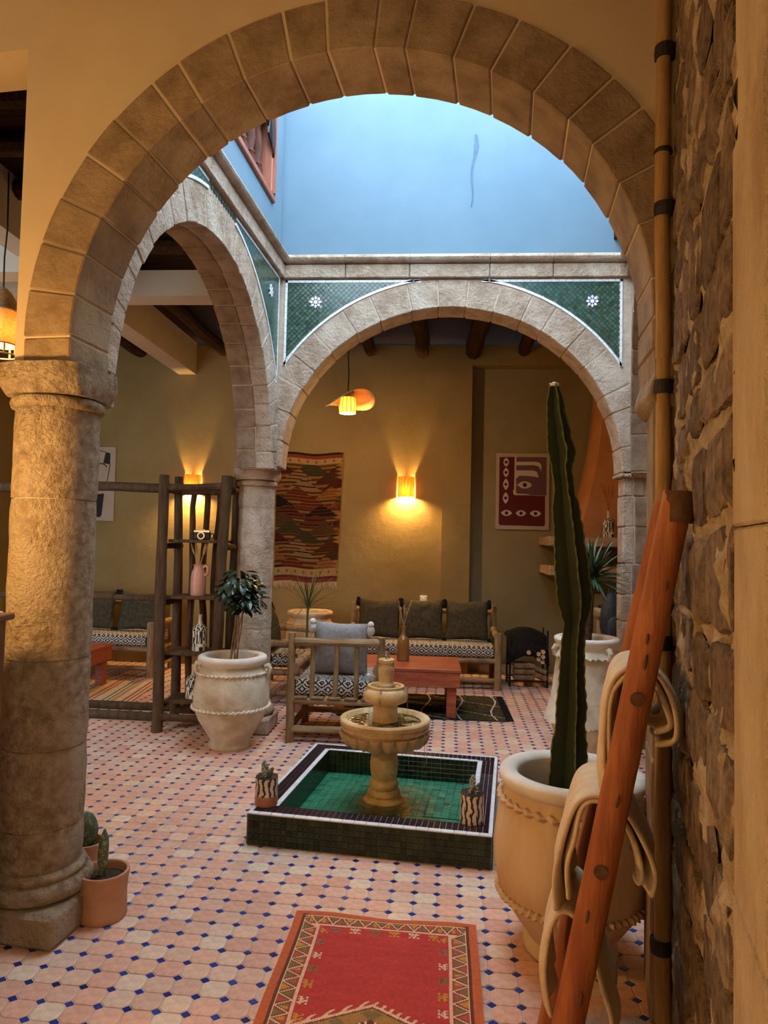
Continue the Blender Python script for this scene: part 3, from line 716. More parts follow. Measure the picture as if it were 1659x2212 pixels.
for i in range(nf):
    for j in range(nf):
        P.append((Vector((T + (i + .5) * (BW - 2 * T) / nf, T + (j + .5) * (BD - 2 * T) / nf, POOLF)), .0445, .0462, X, Y, Z))
P.sort(key=lambda p: -p[0].y)
tiles('pool_tile', M['pool_tile'], P, 300)
# rim: white border, rows of dark tiles, inner white border
W, K = [], []
ow, iw = .034, .030
n = 20
for i in range(n):
    w = BW / n; W.append((Vector(((i + .5) * w, ow / 2, BH)), w - .003, ow - .003, X, Y, Z)); W.append((Vector(((i + .5) * w, BD - .011, BH)), w - .003, .019, X, Y, Z))
    w = (BD - ow - .022) / n; W.append((Vector((.010, ow + (i + .5) * w, BH)), .018, w - .003, X, Y, Z)); W.append((Vector((BW - .011, ow + (i + .5) * w, BH)), .020, w - .003, X, Y, Z))
m_ = 17
for i in range(m_):
    w = (BW - 2 * T) / m_; W.append((Vector((T + (i + .5) * w, BD - T + iw / 2 - .002, BH)), w - .003, iw - .002, X, Y, Z))
    w = (BD - 2 * T) / m_; W.append((Vector((T - iw / 2 + .002, T + (i + .5) * w, BH)), iw - .002, w - .003, X, Y, Z)); W.append((Vector((BW - T + iw / 2 - .002, T + (i + .5) * w, BH)), iw - .002, w - .003, X, Y, Z))
nk = 40
for i in range(nk):
    for k in range(3):
        d = (T - ow) / 3; w = (BW - .04) / nk
        K.append((Vector((.02 + (i + .5) * w, ow + (k + .5) * d, BH)), w - .0022, d - .0022, X, Y, Z))
    for k in range(2):
        d = (T - .022 - iw) / 2 + .001; w = (BW - .04) / nk
        K.append((Vector((.02 + (i + .5) * w, BD - .022 - (k + .5) * d, BH)), w - .0022, d - .0022, X, Y, Z))
    for k in range(3):
        d = (T - .02 - iw) / 3; w = (BD - T - .022 - 2 * .0375) / nk
        K.append((Vector((.02 + (k + .5) * d, T + (i + .5) * w, BH)), d - .0022, w - .0022, X, Y, Z)); K.append((Vector((BW - .021 - (k + .5) * d, T + (i + .5) * w, BH)), d - .0022, w - .0022, X, Y, Z))
K.sort(key=lambda p: p[0].y)
tiles('white_tile', M['white_tile'], W, 300); tiles('black_tile', M['black_tile'], K, 300)
g = G().lathe([(.001, 0), (.019, 0), (.019, .004), (.001, .004)], 14, (.98, .78, POOLF + .004)); g.build('drain', M['iron'], bs, smooth=0)
G().box(.86, .865, .6, .95, POOLF + .004, POOLF + .008).box(1.10, 1.105, .55, .95, POOLF + .004, POOLF + .008).box(.86, 1.105, .55, .555, POOLF + .004, POOLF + .008).build('hatch_seam', M['iron'], bs, smooth=0)
g = G()
def wsurf(u, v):
    x, y = lerp(T - .002, BW - T + .002, u), lerp(T - .002, BD - T + .002, v)
    d = math.hypot(x - .65, y - .6)
    return (x, y, .062 + .0022 * sin(d * 70) * math.exp(-d * 3) + .0015 * noise.noise((x * 14, y * 14, 0)))
g.grid(60, 60, wsurf)
o = g.build('basin_water', M['water'], None, smooth=90, fix=False); o.matrix_world = FP
tag(o, 'rippling clear water in the square green basin', 'water', None, 'stuff')

# ------------------------------------------------------------------ tiered fountain
FX, FY = -.262, 4.24
ft = thing('fountain', 'honey marble tiered fountain with a scalloped bowl standing in the green basin', 'fountain', (FX, FY, POOLF + .004))
G().lathe([(.0, 0), (.148, 0), (.152, .012), (.146, .03), (.128, .038), (.118, .05), (.098, .058), (.094, .07), (.1, .08), (.096, .10), (.082, .112)], 40).build('foot', M['marble'], ft, smooth=40)
G().lathe([(.078, .108), (.086, .122), (.09, .14), (.084, .158), (.072, .168), (.074, .18), (.082, .21), (.086, .26), (.082, .30), (.070, .325), (.074, .335), (.09, .35)], 40).build('stem', M['marble'], ft, smooth=50)
NS = 20
def scal(th, z, r):
    if .375 < z < .455:
        k = abs(((th / (2 * pi) * NS) % 1) - .5) * 2
        return 1 - .02 - .05 * (k ** 5)
    return 1
G().lathe([(.085, .345), (.15, .352), (.20, .372), (.228, .392), (.246, .415), (.255, .44), (.258, .452), (.245, .456), (.245, .462), (.262, .468), (.268, .485), (.262, .49), (.262, .496), (.272, .502), (.274, .522), (.268, .530), (.238, .530), (.228, .522), (.21, .50), (.15, .475), (.05, .47)], 200, mod=scal).build('lower_bowl', M['marble'], ft, smooth=35)
for k in range(NS):                                            # scallop petals around the bowl
    th = 2 * pi * (k + .5) / NS
    g = G(); vs = []; nu, nv = 6, 5
    for j in range(nv + 1):
        v = j / nv; z = lerp(.378, .452, v); rr_ = .2425 * (.84 + .17 * v ** .6); wd = .036 * (math.sqrt(max(0, 1 - (1 - v) ** 2.4)) * .95 + .05)
        for i in range(nu + 1):
            u = -1 + 2 * i / nu; b = (1 - u * u) ** .5 if abs(u) < 1 else 0
            vs.append((rr_ + .006 + .030 * b * (1 if j < nv else .85), wd * u, z))
    fs = [(j * (nu + 1) + i, j * (nu + 1) + i + 1, (j + 1) * (nu + 1) + i + 1, (j + 1) * (nu + 1) + i) for j in range(nv) for i in range(nu)]
    top = len(vs); vs.append((.225, 0, .455)); fs += [(nv * (nu + 1) + i, nv * (nu + 1) + i + 1, top) for i in range(nu)]
    if k == 0: mp_ = g.add(vs, fs).mesh('scallop', M['marble'], smooth=50)
    link('scallop', mp_, ft, None, (0, 0, th))
G().lathe([(.078, .472), (.076, .48), (.074, .61), (.074, .625)], 36).build('drum', M['marble'], ft, smooth=40)
G().lathe([(.074, .615), (.10, .618), (.126, .63), (.136, .65), (.137, .668), (.13, .69), (.118, .704), (.112, .708), (.114, .716), (.112, .722), (.095, .722), (.09, .714), (.05, .708)], 48).build('upper_bowl', M['marble'], ft, smooth=40)
G().lathe([(.048, .705), (.054, .71), (.054, .728), (.046, .736), (.044, .75), (.048, .785), (.051, .82), (.048, .836), (.042, .846), (.042, .855), (.05, .86), (.05, .876), (.046, .88), (.0, .88)], 32).build('finial', M['marble'], ft, smooth=40)
G().lathe([(.226, .510), (.0, .510)], 48).build('bowl_water', M['bowl_water'], ft, smooth=0, fix=False)
G().lathe([(.104, .7165), (.05, .716)], 36).build('cup_water', M['bowl_water'], ft, smooth=0, fix=False)
g = G()
for k in range(3): g.ellipsoid((.006 * cos(k * 2.1), .006 * sin(k * 2.1), .893 + .011 * k), (.016 - .003 * k, .016 - .003 * k, .013), 10, 6, .3)
g.build('spout_water', M['stream'], ft)
for th, zb in ((-1.75, .51), (-.35, .51), (-2.75, .51), (2.4, .51), (.8, .51)):
    r0 = .115
    pts = [((r0 + .022 * t ** .5) * cos(th) if t < .3 else (r0 + .02 + .012 * t) * cos(th), (r0 + .022 * t ** .5) * sin(th) if t < .3 else (r0 + .02 + .012 * t) * sin(th), lerp(.722, zb, t)) for t in [i / 10 for i in range(11)]]
    G().tube(pts, [.0055, .006, .006, .005, .0035, .003, .0028, .0026, .0025, .0024, .0024], 7, .3).build('water_stream', M['stream'], ft)
for th in (-.5, .4, 1.2):
    G().tube([(.274 * cos(th), .274 * sin(th), .50), (.276 * cos(th), .276 * sin(th), .36), (.277 * cos(th), .277 * sin(th), .06)], [.003, .0022, .0018], 6, .3).build('water_stream', M['stream'], ft)

# ------------------------------------------------------------------ clay pots
def rope_ring(R0, z, rr_, k=40, tilt=1.0, squash=1.0):
    n, m = 320, 8; vs = []
    for i in range(n):
        th = 2 * pi * i / n
        for j in range(m):
            ph = 2 * pi * j / m
            q = rr_ * (1.1 + .60 * sin(k * th + tilt * ph))
            vs.append(((R0 + q * cos(ph)) * cos(th), (R0 + q * cos(ph)) * sin(th), z + q * sin(ph) * squash))
    return G().add(vs, [(i * m + j, i * m + (j + 1) % m, ((i + 1) % n) * m + (j + 1) % m, ((i + 1) % n) * m + j) for i in range(n) for j in range(m)])
def handle_lug(R0, z, th, m, par, h=.10):
    c, s_ = cos(th), sin(th)
    pts = [(R0 - .01, z + .02), (R0 + .022, z + .028), (R0 + .034, z + .006), (R0 + .026, z - .03), (R0 + .01, z - h * .7), (R0 - .012, z - h)]
    G().tube([(r * c, r * s_, q) for r, q in pts], [.018, .022, .020, .016, .013, .010], 10, .15).build('handle', m, par)
def soil(par, r, z): G().lathe([(.0, z + .012), (r * .5, z + .008), (r, z)], 24).build('soil', M['soil'], par, smooth=60)

# big pot with the tall cactus
t = thing('potted_cactus', 'huge tan clay pot with a tall dark ribbed cactus beside the ladder', 'potted plant', (.578, 2.885, 0), R(0))
prof = [(.0, 0), (.172, 0), (.182, .012), (.184, .03), (.172, .05), (.166, .06), (.175, .075), (.215, .13), (.262, .20), (.290, .27), (.304, .34), (.306, .40), (.300, .47), (.288, .54), (.272, .60), (.262, .63), (.262, .645)]
G().lathe(prof + [(.235, .645), (.215, .60), (.212, .53), (.0, .53)], 64).build('pot_body', M['clay_tan'], t, smooth=60)
G().lathe([(.258, .640), (.275, .650), (.287, .668), (.287, .688), (.276, .702), (.255, .706), (.226, .700), (.212, .684), (.208, .56)], 64, cap=False).build('pot_rim', M['clay_pale'], t, smooth=60)
rope_ring(.276, .595, .013, 34, 1.2, .8).build('rope_band', M['clay_tan'], t, smooth=60)
rope_ring(.283, .235, .012, 60, .6, .9).build('rope_band', M['clay_tan'], t, smooth=60)
soil(t, .211, .535)
# cactus: five winged ribs along a stem; radii change in swollen segments
zs_ = [(.53, .080, -.023), (.60, .082, -.023), (.80, .070, -.02), (.89, .057, -.015), (.95, .060, -.012), (1.08, .050, -.01), (1.18, .046, -.008), (1.295, .044, 0), (1.33, .058, 0), (1.39, .070, -.004), (1.525, .067, -.017), (1.64, .059, -.028), (1.755, .054, -.04), (1.83, .040, -.047), (1.93, .041, -.058), (1.95, .050, -.057), (1.995, .057, -.06), (2.04, .048, -.07), (2.18, .035, -.085), (2.265, .018, -.09)]
def crow(z):
    for (z0, r0, x0), (z1, r1, x1) in zip(zs_, zs_[1:]):
        if z0 <= z <= z1:
            q = (z - z0) / (z1 - z0); q = q * q * (3 - 2 * q); return lerp(r0, r1, q) * 1.04, lerp(x0, x1, q)
    return zs_[-1][1], zs_[-1][2]
def crad(z): return crow(z)[0]
def caxis(z): return Vector((crow(z)[1], -.02, z))
nr = 5; angs = [R(a) for a in (200, 282, 345, 60, 130)]
g = G(); gr = G(); nz_ = 110; per = nr * 6; vs = []
for i in range(nz_ + 1):
    z = lerp(.535, 2.262, i / nz_); r = crad(z); c = caxis(z)
    for k in range(nr):
        a0 = angs[k]; a1 = angs[(k + 1) % nr]
        if a1 < a0: a1 += 2 * pi
        for j in range(6):
            f = j / 6; a = lerp(a0, a1, f); w = abs(f - .5) * 2
            q = r * (.36 + .64 * w ** 1.9)
            if j == 0: q = r * (1.0 + .03 * sin(z * 130 + k))
            vs.append((c.x + q * cos(a), c.y + q * sin(a), z))
fs = [(i * per + j, i * per + (j + 1) % per, (i + 1) * per + (j + 1) % per, (i + 1) * per + j) for i in range(nz_) for j in range(per)]
g.add(vs, fs + [tuple(range(nz_ * per, nz_ * per + per))])
cb = g.build('cactus_stem', M['cactus'], t, smooth=28)
for k in range(nr):
    pts = []
    for i in range(0, nz_ + 1):
        v = vs[i * per + k * 6]; pts.append(Vector(v))
    G().tube(pts, [.0035 + .0014 * sin(i * 1.9) for i in range(len(pts))], 5).build('rib_edge', M['cactus_lit_rib'], cb)
G().lathe([(0, .0), (.022, .0), (.02, .012), (0, .02)], 8, tuple(caxis(2.255))).build('cactus_tip', M['white_tassel'], cb)

# ficus pot by the far column
t = thing('potted_tree', 'whitewashed clay pot with a small dark leafy tree before the far column', 'potted plant', (-1.53, 5.36, 0))
prof = [(.0, 0), (.158, 0), (.164, .012), (.162, .03), (.152, .05), (.158, .07), (.195, .13), (.245, .21), (.278, .29), (.290, .36), (.289, .43), (.280, .50), (.264, .56), (.246, .60), (.238, .62), (.242, .645)]
G().lathe(prof + [(.2, .645), (.19, .59), (.0, .59)], 56).build('pot_body', M['clay_white'], t, smooth=60)
G().lathe([(.236, .615), (.24, .635), (.26, .655), (.266, .675), (.262, .695), (.246, .705), (.205, .702), (.192, .69), (.188, .60)], 56, cap=False).build('pot_rim', M['clay_pale'], t, smooth=60)
rope_ring(.263, .575, .011, 46, 1.2, .8).build('rope_band', M['clay_white'], t, smooth=60)
rope_ring(.290, .315, .012, 46, 1.2, .8).build('rope_band', M['clay_white'], t, smooth=60)
handle_lug(.262, .60, R(180), M['clay_white'], t); handle_lug(.262, .60, R(0), M['clay_white'], t)
soil(t, .189, .595)
for k in range(5):
    a = k * 1.26; pts = []
    for i in range(9):
        q = i / 8; rad_ = lerp(.026, .030, q); pts.append((.0 + rad_ * cos(a + q * 2.4) + .05 * q, rad_ * sin(a + q * 2.4), lerp(.595, 1.10, q)))
    G().tube(pts, [.0065, .006, .0055, .005, .005, .0045, .0045, .004, .004], 8, .25).build('trunk', M['bark'], t)
def leaf_mesh(name, m, L, w, n=4, droop=.25, fold=.18):
    vs = []; fs = []
    for i in range(n + 1):
        q = i / n; ww = w * math.sin(pi * (q * .92 + .04)) ** .8; z = -droop * L * q * q
        vs += [(q * L, -ww, z + fold * ww), (q * L, 0, z), (q * L, ww, z + fold * ww)]
    for i in range(n):
        a = i * 3; fs += [(a, a + 3, a + 4, a + 1), (a + 1, a + 4, a + 5, a + 2)]
    return G().add(vs, fs).mesh(name, m, smooth=0, fix=False)
lm = leaf_mesh('leaf', M['leaf'], .092, .024)
for k in range(290):
    th, u = rnd.random() * 2 * pi, rnd.uniform(-1, 1); q = rnd.random() ** .4
    s_ = math.sqrt(1 - u * u)
    p = Vector((.035 + .135 * q * s_ * cos(th), .14 * q * s_ * sin(th), 1.20 + .175 * q * u))
    if u < -.3: p.x += .05
    link('leaf', lm, t, p, (rnd.uniform(-.5, .5), rnd.uniform(-.2, .9), th + rnd.uniform(-.7, .7)), [rnd.uniform(.7, 1.15)] * 3)

# tall whitewashed pot with the yucca
t = thing('potted_yucca', 'tall whitewashed frilled clay pot with a spiky yucca behind the cactus', 'potted plant', (1.19, 5.42, 0))
G().lathe([(.0, 0), (.20, 0), (.20, .03), (.19, .05), (.215, .12), (.25, .22), (.272, .30), (.278, .36), (.265, .45), (.25, .55), (.235, .68), (.224, .78), (.216, .82)], 56).build('pot_body', M['clay_white'], t, smooth=60)
G().lathe([(.214, .80), (.22, .85), (.235, .875), (.244, .895), (.24, .912), (.225, .92), (.195, .917), (.182, .90), (.18, .82)], 56, cap=False).build('pot_rim', M['clay_pale'], t, smooth=60)
def skirt(z0, r0, z1, r1, k, name):
    n = 120; g = G(); vs = []
    for j, (z, r) in enumerate(((z0, r0), (lerp(z0, z1, .5), lerp(r0, r1, .55)), (z1, r1), (z1 + .004, r1 - .012))):
        for i in range(n):
            th = 2 * pi * i / n; sw = ((th * k / (2 * pi)) % 1)
            vs.append(((r + (.010 * sw if j >= 2 else 0)) * cos(th), (r + (.010 * sw if j >= 2 else 0)) * sin(th), z - (.018 * sw if j >= 2 else 0)))
    g.add(vs, [(j * n + i, j * n + (i + 1) % n, (j + 1) * n + (i + 1) % n, (j + 1) * n + i) for j in range(3) for i in range(n)])
    return g.build(name, M['clay_white'], t, smooth=40)
skirt(.83, .218, .79, .246, 34, 'frill'); skirt(.45, .268, .30, .308, 44, 'frill')
handle_lug(.225, .82, R(-62), M['clay_white'], t, .06); handle_lug(.225, .82, R(190), M['clay_white'], t, .06)
soil(t, .185, .87)
tr = G().tube([(.0, 0, .86), (.012, .0, 1.0), (.02, 0, 1.2), (.03, 0, 1.38)], [.036, .032, .030, .034], 12, .3).build('trunk', M['bark_dark'], t)
def blade(name, m, L, w, droop):
    n = 6; vs = []; fs = []
    for i in range(n + 1):
        q = i / n; ww = w * (1 - q ** 2.2) * (.55 + .45 * min(1, q * 5)); z = -droop * L * q ** 2
        vs += [(q * L, -ww, z + ww * .35), (q * L, 0, z), (q * L, ww, z + ww * .35)]
    for i in range(n):
        a = i * 3; fs += [(a, a + 3, a + 4, a + 1), (a + 1, a + 4, a + 5, a + 2)]
    return G().add(vs, fs).mesh(name, m, smooth=0, fix=False)
for k in range(95):
    me = blade('leaf', M['blade'], rnd.uniform(.26, .36), .016, rnd.uniform(.0, .22))
    el = rnd.uniform(-.35, 1.4); az = rnd.uniform(0, 2 * pi)
    link('leaf', me, t, (.03, 0, 1.37 + rnd.uniform(-.04, .05)), (rnd.uniform(-.4, .4), -el, az))

# planter against the back wall
t = thing('clay_planter', 'empty tan clay planter pot under the hanging kilim', 'pot', (-1.455, 8.38, 0))
G().lathe([(.0, 0), (.17, 0), (.18, .03), (.22, .15), (.27, .30), (.285, .42), (.278, .52), (.258, .62), (.246, .66), (.244, .68)], 48).build('pot_body', M['clay_tan'], t, smooth=60)
G().lathe([(.240, .66), (.25, .69), (.272, .72), (.276, .745), (.262, .757), (.225, .753), (.212, .735), (.21, .62)], 48, cap=False).build('pot_rim', M['clay_tan'], t, smooth=60)
rope_ring(.262, .61, .010, 46, 1.2, .8).build('rope_band', M['clay_tan'], t, smooth=60)
handle_lug(.265, .61, R(-70), M['clay_tan'], t, .08); soil(t, .211, .69)
# grassy plant behind the armchair
t = thing('grassy_plant', 'thin grassy palm with long arching blades in front of the kilim', 'potted plant', (-1.165, 6.52, 0))
G().lathe([(.0, 0), (.085, 0), (.11, .22), (.115, .24), (.1, .24), (.09, .2)], 24).build('pot_body', M['terracotta'], t, smooth=40)
soil(t, .09, .2)
G().tube(logpts((0, 0, .2), (.012, 0, 1.0), 8, .008, 5), [.012, .011, .010, .010, .010, .010, .011, .012, .012], 8, .2).build('trunk', M['palm'], t)
for k in range(34):
    el = rnd.choice([1.25, 1.1, .95, .75, .5, .2, 1.35]) + rnd.uniform(-.15, .15); az = rnd.uniform(0, 2 * pi)
    me = blade('leaf', M['palm'], rnd.uniform(.32, .52), .0065, .15 + max(0, 1.1 - el) * .55)
    link('leaf', me, t, (.012, 0, .97 + rnd.uniform(-.05, .03)), (0, -el, az))

# small cactus pots
def pad(g, c, rx, rz, th, lean): g.ellipsoid(c, (rx, th, rz), 14, 10, .12, None, Matrix.Rotation(lean, 4, 'Y') @ Matrix.Rotation(.3, 4, 'Z')); return g
def spines(par, c, rx, rz, n, L=.012, m='white_tassel'):
    g = G()
    for k in range(n):
        a, q = rnd.random() * 6.28, rnd.random() ** .5
        p = Vector((c[0] + rx * .9 * q * cos(a), c[1] - .012 - .01 * rnd.random(), c[2] + rz * .9 * q * sin(a)))
        d = Vector((rnd.uniform(-1, 1), rnd.uniform(-1.2, -.2), rnd.uniform(-.6, 1))).normalized() * L
        g.tube([p, p + d], [.0009, .0003], 3)
    o = g.build('spines', M[m], par, smooth=0); o['kind'] = 'stuff'
t = thing('potted_cactus', 'plain terracotta pot with a thin upright cactus pad at the near column base', 'potted plant', (-1.36, 2.92, 0))
G().lathe([(.0, 0), (.094, 0), (.099, .006), (.098, .03), (.096, .08), (.097, .13), (.101, .165), (.105, .182), (.103, .19), (.092, .19), (.088, .182), (.086, .15)], 40).build('pot_body', M['terracotta'], t, smooth=50)
soil(t, .088, .155)
pad(G(), (-.006, .0, .255), .022, .105, .018, R(3)).build('cactus_pad', M['pad'], t); spines(t, (-.006, 0, .255), .022, .1, 60, .005)
t = thing('potted_cactus', 'small terracotta pot with a wide round cactus pad half hidden by the near column', 'potted plant', (-1.635, 3.315, 0))
G().lathe([(.0, 0), (.062, 0), (.075, .09), (.085, .125), (.084, .132), (.074, .132), (.07, .1)], 36).build('pot_body', M['terracotta'], t, smooth=50)
soil(t, .072, .10)
pad(G(), (-.012, .0, .18), .062, .088, .026, R(-4)).build('cactus_pad', M['pad'], t); spines(t, (-.012, 0, .18), .06, .085, 60, .005)
def zebra(label, loc, band):
    t = thing('potted_cactus', label, 'potted plant', loc, R(-8), 'striped cactus pots on the basin rim')
    H, r0 = .148, .062; g = G(); N, K_ = 96, 40
    def pf(u, v):
        th = 2 * pi * u; return (r0 * (1 - .03 * v) * cos(th), r0 * (1 - .03 * v) * sin(th), H * v)
    def cf(u, v):
        if band and v < .36: return (.42, .155, .06)
        if v > .965: return (.012, .010, .008)
        q = (u * 12 + .16 * sin(v * 11 + 1.3 * int(u * 12)) + .05 * sin(v * 23)) % 1
        return (.018, .014, .012) if q < .40 else (.70, .56, .42)
    g.grid(N, K_, pf, cf); g.build('pot_body', M['glaze'], t, smooth=60)
    G().lathe([(r0 * .97, H), (r0 * .9, H + .001), (r0 * .88, H - .02), (.0, H - .022)], 32).build('pot_inside', M['black'], t, smooth=40)
    G().lathe([(.0, .001), (r0, .001)], 32).build('pot_base', M['terracotta'], t, smooth=0)
    return t
FLw = FP @ Vector((0, 0, 0))
t = zebra('striped pot with a bare terracotta foot and small cactus on the basin corner', (-.872, 3.79, BH + .005), True)
pad(G(), (-.01, 0, .175), .020, .055, .016, R(-8)).ellipsoid((.018, 0, .165), (.014, .012, .036), 10, 8, .1, None, Matrix.Rotation(R(25), 4, 'Y')).build('cactus_pad', M['pad'], t); spines(t, (-.008, 0, .18), .024, .055, 40, .02)
t = zebra('striped black and sand pot with a spiny dark cactus near the tall potted cactus', (.232, 3.685, BH + .005), False)
pad(G(), (.0, 0, .18), .018, .06, .016, R(6)).ellipsoid((.024, 0, .165), (.012, .012, .04), 10, 8, .1, None, Matrix.Rotation(R(20), 4, 'Y')).build('cactus_pad', M['pad'], t); spines(t, (.008, 0, .185), .03, .06, 60, .028)
# ------------------------------------------------------------------ woven patterns
BLK, WHT = (.030, .024, .020), (.62, .56, .48)
def ikat(u, v):
    """u along the cushion, v up: nested diamonds and zigzags (metres)"""
    p = .105; d = abs(((u / p) % 1) - .5) * 2
    w = (v / .052)
    m = d + abs(((w) % 2) - 1) * 1.35
    return WHT if int(m * 2.7) % 2 == 0 else BLK
def seat_pad(par, x0, x1, y0, y1, z0, z1, name='seat_cushion'):
    g = G(); h = z1 - z0; c = .008
    nx, nz, ny = int((x1 - x0) / c), max(6, int(h / c)), int((y1 - y0) / (c * 1.6))
    bul = lambda v: .018 * math.sqrt(max(0, 1 - (2 * v - 1) ** 2))
    g.grid(nx, nz, lambda u, v: (lerp(x0, x1, u), y0 - bul(v), lerp(z0, z1, v)), lambda u, v: ikat(u * (x1 - x0), v * h))
    g.grid(nx, nz, lambda u, v: (lerp(x1, x0, u), y1 + bul(v), lerp(z0, z1, v)), lambda u, v: ikat(u * (x1 - x0), v * h))
    g.grid(ny, nz, lambda u, v: (x1 + bul(v), lerp(y0, y1, u), lerp(z0, z1, v)), lambda u, v: ikat(u * (y1 - y0), v * h))
    g.grid(ny, nz, lambda u, v: (x0 - bul(v), lerp(y1, y0, u), lerp(z0, z1, v)), lambda u, v: ikat(u * (y1 - y0), v * h))
    g.grid(nx // 2, ny, lambda u, v: (lerp(x0, x1, u), lerp(y0, y1, v), z1 + .006 * sin(pi * u) * sin(pi * v)), lambda u, v: ikat(u * (x1 - x0), v * (y1 - y0)))
    g.grid(4, 4, lambda u, v: (lerp(x0, x1, u), lerp(y1, y0, v), z0), lambda u, v: BLK)
    return g.build(name, M['pattern'], par, smooth=0)
def pillow_mesh(w, h, t, name, m, wr=.012, seed=1):
    g = G(); N = 22; off = Vector((seed * 3.1, seed * 1.7, 0))
    for sgn in (1, -1):
        def pf(u, v):
            a, b = 2 * u - 1, 2 * v - 1
            k = (max(0, (1 - abs(a) ** 2.6)) ** .55) * (max(0, (1 - abs(b) ** 2.6)) ** .55)
            px = w / 2 * a * (1 - .06 * (1 - abs(b)) * abs(a)); pz = h / 2 * b * (1 - .06 * (1 - abs(a)) * abs(b))
            wv = wr * noise.noise(Vector((a * 2.2, b * 2.2, sgn)) + off) * k
            return (px, sgn * (t / 2 * k + wv), pz)
        g.grid(N, N, pf) if sgn < 0 else g.grid(N, N, lambda u, v: pf(1 - u, v))
    return g.mesh(name, m, smooth=70)
def tassel(par, p, m, s=1.0):
    g = G().ellipsoid(p, (.018 * s, .018 * s, .018 * s), 8, 6).ellipsoid((p[0], p[1], p[2] - .035 * s), (.022 * s, .022 * s, .035 * s), 9, 6, .25)
    return g.build('tassel', m, par)
def pillow(label, loc, rot, w, h, t, m, tm, ts, seed, group=None):
    o = link('throw_pillow', pillow_mesh(w, h, t, 'throw_pillow', m, .016, seed), None, loc, rot)
    tag(o, label, 'pillow', group)
    for sx in (-1, 1):
        for sz in (-1, 1): tassel(o, (sx * (w / 2 + .008), -.005, sz * (h / 2 - .005)), tm, ts)
    return o

# ------------------------------------------------------------------ log sofas, armchair, tables
def sofa(label, W, D, loc, rz, group=None):
    t = thing('log_sofa', label, 'sofa', loc, rz, group); L = M['log_light']; LX = M['log_lightx']
    for x in (0, W):
        log('leg', (x, 0, 0), (x, 0, .625), .042, t, L, 10, 5, .006, .1); log('leg', (x, D, 0), (x, D, .87), .042, t, L, 10, 6, .006, .1)
        log('arm', (x, -.03, .57), (x, D, .60), .036, t, L, 10, 5, .01, .15)
        log('side_rail', (x, 0, .30), (x, D, .30), .026, t, L, 9, 4, .006, .12); log('side_rail', (x, 0, .10), (x, D, .10), .026, t, L, 9, 4, .006, .12)
    log('front_rail', (0, 0, .315), (W, 0, .315), .028, t, LX, 9, 10, .008, .15); log('front_rail', (0, 0, .105), (W, 0, .105), .028, t, LX, 9, 10, .008, .15)
    log('back_rail', (0, D, .79), (W, D, .79), .034, t, LX, 9, 10, .01, .15); log('back_rail', (0, D, .33), (W, D, .33), .026, t, LX, 9, 10, .008, .15)
    n = max(3, int(W / .3))
    for i in range(1, n): log('spindle', (W * i / n, D, .33), (W * i / n, D, .79), .018, t, L, 8, 4, .006, .15)
    for i in range(int(W / .16)):
        x = .05 + (i + .5) * (W - .1) / int(W / .16)
        G().box(x - .05, x + .05, 0, D, .338, .355).build('seat_slat', L, t, smooth=0)
    seat_pad(t, .05, W - .05, .0, D - .04, .357, .475)
    return t
S1, S2, S3 = (-.93, 7.80), (-5.05, 7.80), (-1.17, 6.80)
sofa('long log sofa with zigzag seat against the back wall under the wall lamp', 1.68, .66, (S1[0], S1[1], 0), 0)
sofa('log sofa of the left gallery seen behind the log partition', 1.86, .66, (S2[0], S2[1], 0), 0)
sofa('log sofa half hidden behind the far column and the armchair', 1.15, .66, (S3[0], S3[1], 0), R(90))
OC, BC = M['olive_cloth'], M['black_cloth']
tilt = R(-14)
for x, lab, sd in ((-.605, 'leftmost charcoal pillow of three on the long log sofa', 2), (-.10, 'middle charcoal pillow behind the amber bottle on the sofa', 5), (.425, 'rightmost charcoal pillow of three on the long log sofa', 8)):
    pillow(lab, (x, 8.22, .71), (tilt, 0, rnd.uniform(-.06, .06)), .50, .46, .15, OC, BC, 1.3, sd, 'charcoal pillows on the long sofa')
for x, lab, sd in ((-4.08, 'charcoal pillow on the left gallery sofa beside the near column', 11), (-3.50, 'wrinkled charcoal pillow on the left gallery sofa beside the log shelf', 14), (-4.66, 'charcoal pillow at the hidden end of the left gallery sofa', 17)):
    pillow(lab, (x, 8.22, .715), (tilt, 0, rnd.uniform(-.06, .06)), .52, .47, .15, OC, BC, 1.3, sd, 'charcoal pillows on the left gallery sofa')
pillow('charcoal pillow leaning on the sofa behind the far column', (-1.63, 7.0, .71), (tilt, 0, R(90)), .50, .46, .16, OC, BC, 1.3, 21)

t = thing('log_armchair', 'rustic log armchair seen from behind with a zigzag seat cushion', 'armchair', (-1.10, 5.54, 0))
L, LX = M['log_light'], M['log_lightx']; AW, AD = .715, .66
for x, y, z in ((0, 0, .862), (AW, 0, .845), (0, AD, .63), (AW, AD, .63)): log('leg', (x, y, 0), (x, y, z), .034, t, L, 12, 8, .006, .1, .030)
log('back_rail', (.02, -.005, .79), (AW - .01, -.005, .80), .034, t, LX, 10, 8, .01, .2)
for x in (.17, .345, .52): log('spindle', (x + .0, 0, .345), (x + rnd.uniform(-.01, .02), 0, .77), .020, t, L, 9, 6, .008, .15)
log('back_rail', (0, 0, .325), (AW, 0, .325), .026, t, LX, 9, 6, .006, .15); log('stretcher', (0, 0, .105), (AW, 0, .105), .028, t, LX, 9, 6, .008, .18)
log('front_rail', (0, AD, .325), (AW, AD, .325), .026, t, LX, 9, 6, .006, .15); log('stretcher', (0, AD, .105), (AW, AD, .105), .026, t, LX, 9, 6, .008, .18)
